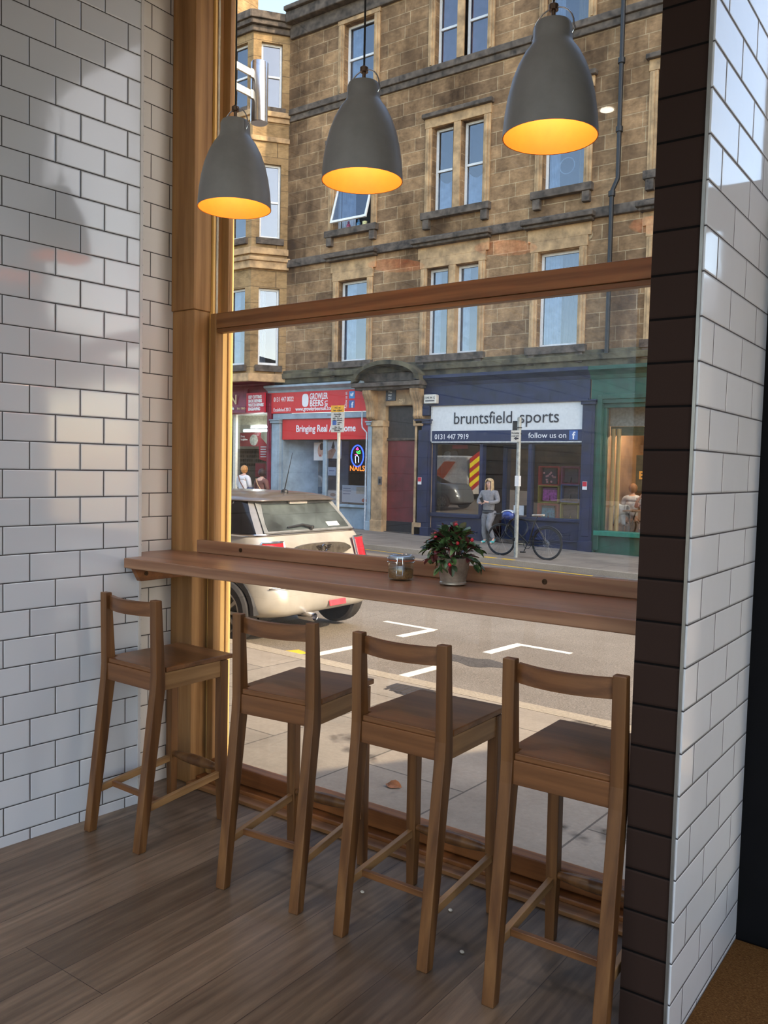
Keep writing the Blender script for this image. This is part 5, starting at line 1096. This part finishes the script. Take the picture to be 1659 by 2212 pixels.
skin('leggings', [(0, .02, .92, (.19, .16)), (0, .02, .80, (.20, .16)), (-.095, .02, .74, .13), (-.10, .0, .47, .078), (-.13, .03, .25, .070), (-.10, .06, .08, .052), (.095, .02, .74, .13), (.07, -.11, .48, .078), (.12, -.02, .27, .070), (.188, -.02, .12, .052)], [(0, 1), (1, 2), (2, 3), (3, 4), (4, 5), (1, 6), (6, 7), (7, 8), (8, 9)], LEG, wm)
for xx, yy, zz in ((-.11, .05, 0), (.19, -.02, .012)):
    skin('shoe', [(xx, yy+.02, zz+.045, (.042, .042)), (xx, yy-.08, zz+.042, (.046, .036)), (xx, yy-.17, zz+.036, (.040, .030)), (xx, yy+.01, zz+.10, .042)], [(0, 1), (1, 2), (0, 3)], TEAL, wm)
HAIRB = flat('blonde_hair', (206, 174, 126), .6, var=.18, scale=30)
def hair_cap(c, r, hairm, par, length, w=1.1, yoff=.03, open_front=True):
    b_ = B(); ra = []
    N_ = 20
    for i in range(9):
        t = i/8; z = c[2]+r*1.12*cos(t*pi*.55) if t < .9 else c[2]-.02
        pass
    zs = [1.13, 1.08, .95, .7, .35, 0, -.5, -1, -1.6, -2.2, -2.8]
    rs_ = [.05, .45, .72, .95, 1.06, 1.10, 1.12, 1.14, 1.16, 1.14, 1.0]
    for z, k in zip(zs, rs_):
        if z < -length: continue
        row = []
        for q in range(N_):
            a = RAD(-62+304*q/(N_-1)) if z < .62 else RAD(-90+360*q/N_)
            if z < .62: a = RAD(-90+ (52 if open_front else 6) + (360-2*(52 if open_front else 6))*q/(N_-1))
            row.append(V((c[0]+cos(a)*r*k*w*.92, c[1]+yoff+sin(a)*r*k*1.12, c[2]+r*z)))
        ra.append(row)
    o = b_.loft(ra, cap=False, closed=False).build('hair', hairm, par, True)
    s_ = o.modifiers.new('thick', 'SOLIDIFY'); s_.thickness = .018; s_.offset = -1
    return o
hair_cap((0, .0, 1.585), .088, HAIRB, wm, 2.9)
fc = B().sphere((0, -.098, 1.56), .012, 8, 6, (1, 1.2, 1.3)).build('nose', SK_, wm, True)
gl_ = B()
for s in (-1, 1): gl_.torus((s*.034, -.094, 1.585), .022, .0028, 'y', 16, 5).tube([(s*.056, -.09, 1.588), (s*.078, .01, 1.59)], .003, 5)
gl_.tube([(-.012, -.097, 1.588), (.012, -.097, 1.588)], .003, 5).build('glasses', BLACKP, wm); B().sphere((-.034, -.088, 1.583), .010, 8, 6).sphere((.034, -.088, 1.583), .010, 8, 6).build('eyes', flat('eye', (60, 70, 80), .3), wm); B().box(-.024, -.094, 1.512, .024, -.084, 1.520).build('mouth', flat('lips', (186, 96, 94), .5), wm, bevel=.003)
B().sphere((-.078, .01, 1.57), .018, 8, 6, (.5, 1, 1.4)).sphere((.078, .01, 1.57), .018, 8, 6, (.5, 1, 1.4)).build('ears', SK_, wm, True)
pb = thing('phone', 'dark phone held in both hands by the person at the sports shop door', 'phone', (gx-.05, gy-.255, gz+1.115)); B().box(-.035, -.006, -.05, .045, .006, .09, MX.Rotation(RAD(-35), 4, 'Y')).build('case', BLACK, pb, bevel=.004)
# two people looking into the key cutting shop, seen from behind
def back_person(lab, x, y, h, coat, hairm, trousers, strap=None, bag=None):
    z = GZ(x, y); r = thing('person', lab, 'person', (x, y, z)); k = h/1.65
    pp = [(0, 0, .88, (.15, .11)), (0, 0, 1.05, (.14, .10)), (0, 0, 1.25, (.17, .11)), (0, .01, 1.36, (.12, .08)), (0, .02, 1.42, .05), (0, .03, 1.48, .05), (0, .04, 1.55, (.075, .09)), (0, .03, 1.62, (.065, .08)),
          (-.18, 0, 1.33, .06), (-.24, .02, 1.08, .045), (-.20, .14, .98, .036), (-.17, .2, .98, .026), (.18, 0, 1.33, .06), (.24, .02, 1.08, .045), (.20, .14, .98, .036), (.17, .2, .98, .026),
          (-.09, 0, .80, .085), (-.09, .0, .46, .056), (-.09, -.02, .09, .036), (-.09, .1, .03, .03), (.09, 0, .80, .085), (.09, .0, .46, .056), (.09, -.02, .09, .036), (.09, .1, .03, .03)]
    ee = [(0, 1), (1, 2), (2, 3), (3, 4), (4, 5), (5, 6), (6, 7), (3, 8), (8, 9), (9, 10), (10, 11), (3, 12), (12, 13), (13, 14), (14, 15), (0, 16), (16, 17), (17, 18), (18, 19), (0, 20), (20, 21), (21, 22), (22, 23)]
    pp = [(a*k, b_*k, c_*k, q) for a, b_, c_, q in pp]
    hand(pp, ee, 11, (.3, .9, 0), (.9, -.2, 0), (0, 0, 1)); hand(pp, ee, 15, (-.3, .9, 0), (-.9, -.2, 0), (0, 0, 1))
    skin('body', pp, ee, SK_, r)
    cp = [(0, 0, .78, (.185, .145)), (0, 0, 1.0, (.175, .135)), (0, 0, 1.25, (.195, .14)), (0, .01, 1.36, (.14, .10)), (0, .015, 1.41, .075), (-.20, 0, 1.32, .085), (-.26, .02, 1.08, .066), (-.20, .13, .98, .054), (.20, 0, 1.32, .085), (.26, .02, 1.08, .066), (.20, .13, .98, .054)]
    skin('coat', [(a*k, b_*k, c_*k, q) for a, b_, c_, q in cp], [(0, 1), (1, 2), (2, 3), (3, 4), (3, 5), (5, 6), (6, 7), (3, 8), (8, 9), (9, 10)], coat, r)
    skin('trousers', [(a*k, b_*k, c_*k, q) for a, b_, c_, q in [(0, 0, .84, (.155, .12)), (-.09, 0, .72, .098), (-.09, 0, .46, .07), (-.09, -.02, .12, .055), (.09, 0, .72, .098), (.09, 0, .46, .07), (.09, -.02, .12, .055)]], [(0, 1), (1, 2), (2, 3), (0, 4), (4, 5), (5, 6)], trousers, r)
    hb_ = B().sphere((0, .03*k, 1.575*k), .115, 16, 12, (.95, 1.05, 1.15)); hb_.build('hair', hairm, r, True)
    if strap: B().tube([(-.13, -.10, 1.38*k), (0, -.16, 1.2*k), (.17, -.14, .98*k)], .016, 6).build('bag_strap', strap, r, True)
    if bag: B().box(.12, -.02, .80*k, .32, .16, 1.02*k).build('bag', bag, r, bevel=.03)
back_person('person with fair hair in a bright white coat outside the key cutting shop', -16.58, 17.0, 1.68, flat('white_coat', (234, 230, 224), .8, var=.03), flat('fair_hair', (206, 146, 84), .6, var=.15, scale=20), flat('dark_trousers', (56, 58, 66), .8), flat('tan_strap', (120, 72, 46), .6), flat('navy_bag', (60, 70, 110), .7))
back_person('person with dark hair in a brown jacket with a shoulder strap, seen from behind', -15.86, 17.05, 1.60, flat('brown_jacket', (128, 88, 76), .8, var=.08), flat('dark_brown_hair', (66, 48, 42), .6, var=.15, scale=20), flat('dark_jeans', (50, 52, 66), .8), flat('pale_strap', (206, 160, 110), .6))
# seated man and table in the green cafe window
tb = thing('cafe_table', 'wooden cafe table with black folding legs behind the green shop window', 'table', (-4.42, NF+.80, -.35)); B().box(-.42, -.35, .80, .42, .35, .84).build('table_top', OAKX, tb, bevel=.004)
for sx in (-1, 1): B().tube([(sx*.34, -.28, 0), (sx*.30, .28, .80)], .018, 8).tube([(sx*.34, .28, 0), (sx*.30, -.28, .80)], .018, 8).build('folding_leg', BLACK, tb)
cb_ = thing('coffee_cup', 'white cup on the cafe table beside the seated person', 'cup', (-4.30, NF+.66, .495)); B().lathe([(.03, 0), (.045, .03), (.048, .07), (.044, .07), (.04, .02), (.001, .02)], 18).build('cup_body', WHITE, cb_, True); B().lathe([(.07, 0), (.075, .008)], 18).build('saucer', WHITE, cb_, True)
def chair(x, y, lab):
    c = thing('cafe_chair', lab, 'chair', (x, y, -.35)); B().box(-.2, -.2, .44, .2, .2, .47).build('seat', STX, c, bevel=.004); B().box(-.2, -.2, .78, -.175, .2, .92).build('backrest', STX, c, bevel=.004)
    for sx in (-1, 1):
        for sy in (-1, 1): B().tube([(sx*.18, sy*.18, 0), (sx*.18, sy*.18, .44 if sx > 0 else .90)], .014, 8).build('leg', BLACK, c)
chair(-5.02, NF+.72, 'dark cafe chair with a pale jacket over its back'); chair(-4.42, NF+1.35, 'dark cafe chair under the seated person')
jk = thing('jacket', 'pale grey jacket draped over the cafe chair', 'jacket', (-5.08, NF+.70, .35)); ra = []
for k, (yy, zz, w_) in enumerate(((-.10, -.20, .30), (-.12, .10, .27), (-.08, .26, .24), (.0, .31, .22), (.08, .24, .24), (.12, .0, .28))): ra.append([V((-.05+.1*q/8*2+.02*sin(q*2+k), yy+.03*sin(q*1.7+k*2), zz+.03*cos(q*1.3+k)-abs(q-4)*.012)) for q in range(9)])
o = B().loft([[V((p.x*1.9, p.y, p.z)) for p in r] for r in ra], cap=False, closed=False).build('cloth', flat('pale_grey_cloth', (190, 200, 200), .9, var=.08, scale=12), jk, True, sub=2); s_ = o.modifiers.new('thick', 'SOLIDIFY'); s_.thickness = .02
mn = thing('person', 'seated person in a grey t-shirt resting a hand on the forehead at the cafe table', 'person', (-4.42, NF+1.32, -.35))
pp = [(0, .05, .52, (.15, .12)), (-.01, .0, .75, (.14, .11)), (-.02, -.08, .98, (.17, .11)), (-.02, -.12, 1.10, (.12, .08)), (-.02, -.16, 1.17, .055), (-.01, -.2, 1.22, .055), (0, -.23, 1.29, (.075, .09)), (0, -.22, 1.37, (.066, .08)),
      (-.20, -.10, 1.06, .062), (-.30, -.28, .90, .046), (-.22, -.40, 1.06, .038), (-.12, -.36, 1.22, .028), (.20, -.10, 1.06, .062), (.30, -.25, .88, .046), (.16, -.45, .88, .036), (.05, -.50, .88, .028),
      (-.10, -.02, .52, .085), (-.12, -.40, .50, .06), (-.12, -.42, .10, .04), (-.12, -.52, .04, .035), (.10, -.02, .52, .085), (.12, -.40, .50, .06), (.12, -.42, .10, .04), (.12, -.52, .04, .035)]
ee = [(0, 1), (1, 2), (2, 3), (3, 4), (4, 5), (5, 6), (6, 7), (3, 8), (8, 9), (9, 10), (10, 11), (3, 12), (12, 13), (13, 14), (14, 15), (0, 16), (16, 17), (17, 18), (18, 19), (0, 20), (20, 21), (21, 22), (22, 23)]
hand(pp, ee, 11, (.5, .2, .8), (.3, -.9, 0), (.8, .3, -.5)); hand(pp, ee, 15, (-.9, -.2, 0), (0, -.9, 0), (0, 0, 1))
skin('body', pp, ee, SK_, mn)
skin('t_shirt', [(0, .05, .50, (.165, .135)), (-.01, 0, .75, (.16, .13)), (-.02, -.08, .98, (.19, .13)), (-.02, -.12, 1.09, (.13, .09)), (-.02, -.15, 1.14, .07), (-.20, -.10, 1.05, .08), (-.27, -.2, .96, .068), (.20, -.10, 1.05, .08), (.27, -.2, .95, .068)], [(0, 1), (1, 2), (2, 3), (3, 4), (3, 5), (5, 6), (3, 7), (7, 8)], flat('grey_t_shirt', (150, 156, 162), .9, var=.05), mn)
B().sphere((0, -.19, 1.335), .105, 16, 10, (.95, 1.0, 1.0)).build('hair', flat('black_hair', (36, 32, 32), .6), mn, True)
skin('jeans', [(0, .05, .54, (.16, .13)), (-.10, -.02, .52, .1), (-.12, -.38, .50, .075), (-.12, -.42, .14, .055), (.10, -.02, .52, .1), (.12, -.38, .50, .075), (.12, -.42, .14, .055)], [(0, 1), (1, 2), (2, 3), (0, 4), (4, 5), (5, 6)], flat('blue_jeans', (60, 70, 96), .85), mn)
sb_ = back_person
back_person('person in a white shirt placed in the green cafe for a reflection in its glass', -5.02, NF+1.62, 1.72, flat('white_shirt', (226, 226, 226), .8), flat('auburn_hair', (150, 104, 70), .6), flat('brown_trousers', (96, 70, 54), .8))  # solid figure in place of a person mirrored in the cafe glass
# a few crumbs on the floor under the stools
for k, (x, y, c) in enumerate(((1.47, .06, (206, 198, 184)), (1.18, -.02, (196, 186, 170)), (.95, -.10, (190, 180, 166)), (1.62, -.12, (200, 190, 176)))):
    o = B().sphere((0, 0, .004), .006, 7, 5, (1.3, 1, .7)).build('crumb', flat('crumb', c, .9)); o.location = (x, y, .0); tag(o, 'pale crumb lying on the floorboards among the stool legs', 'crumb', 'crumbs under the stools')

# ------------------------------------------------------------------ lettering becomes plain mesh objects
bpy.context.view_layer.update()
dg = bpy.context.evaluated_depsgraph_get()
for o in [o for o in SC.objects if o.type == 'FONT']:
    me = bpy.data.meshes.new_from_object(o.evaluated_get(dg)); nm = o.name.split('.')[0]
    q = bpy.data.objects.new(nm+'_mesh', me); COL.objects.link(q); q.parent = o.parent; q.location = o.location; q.rotation_euler = o.rotation_euler; q.scale = o.scale
    bpy.data.objects.remove(o); q.name = nm
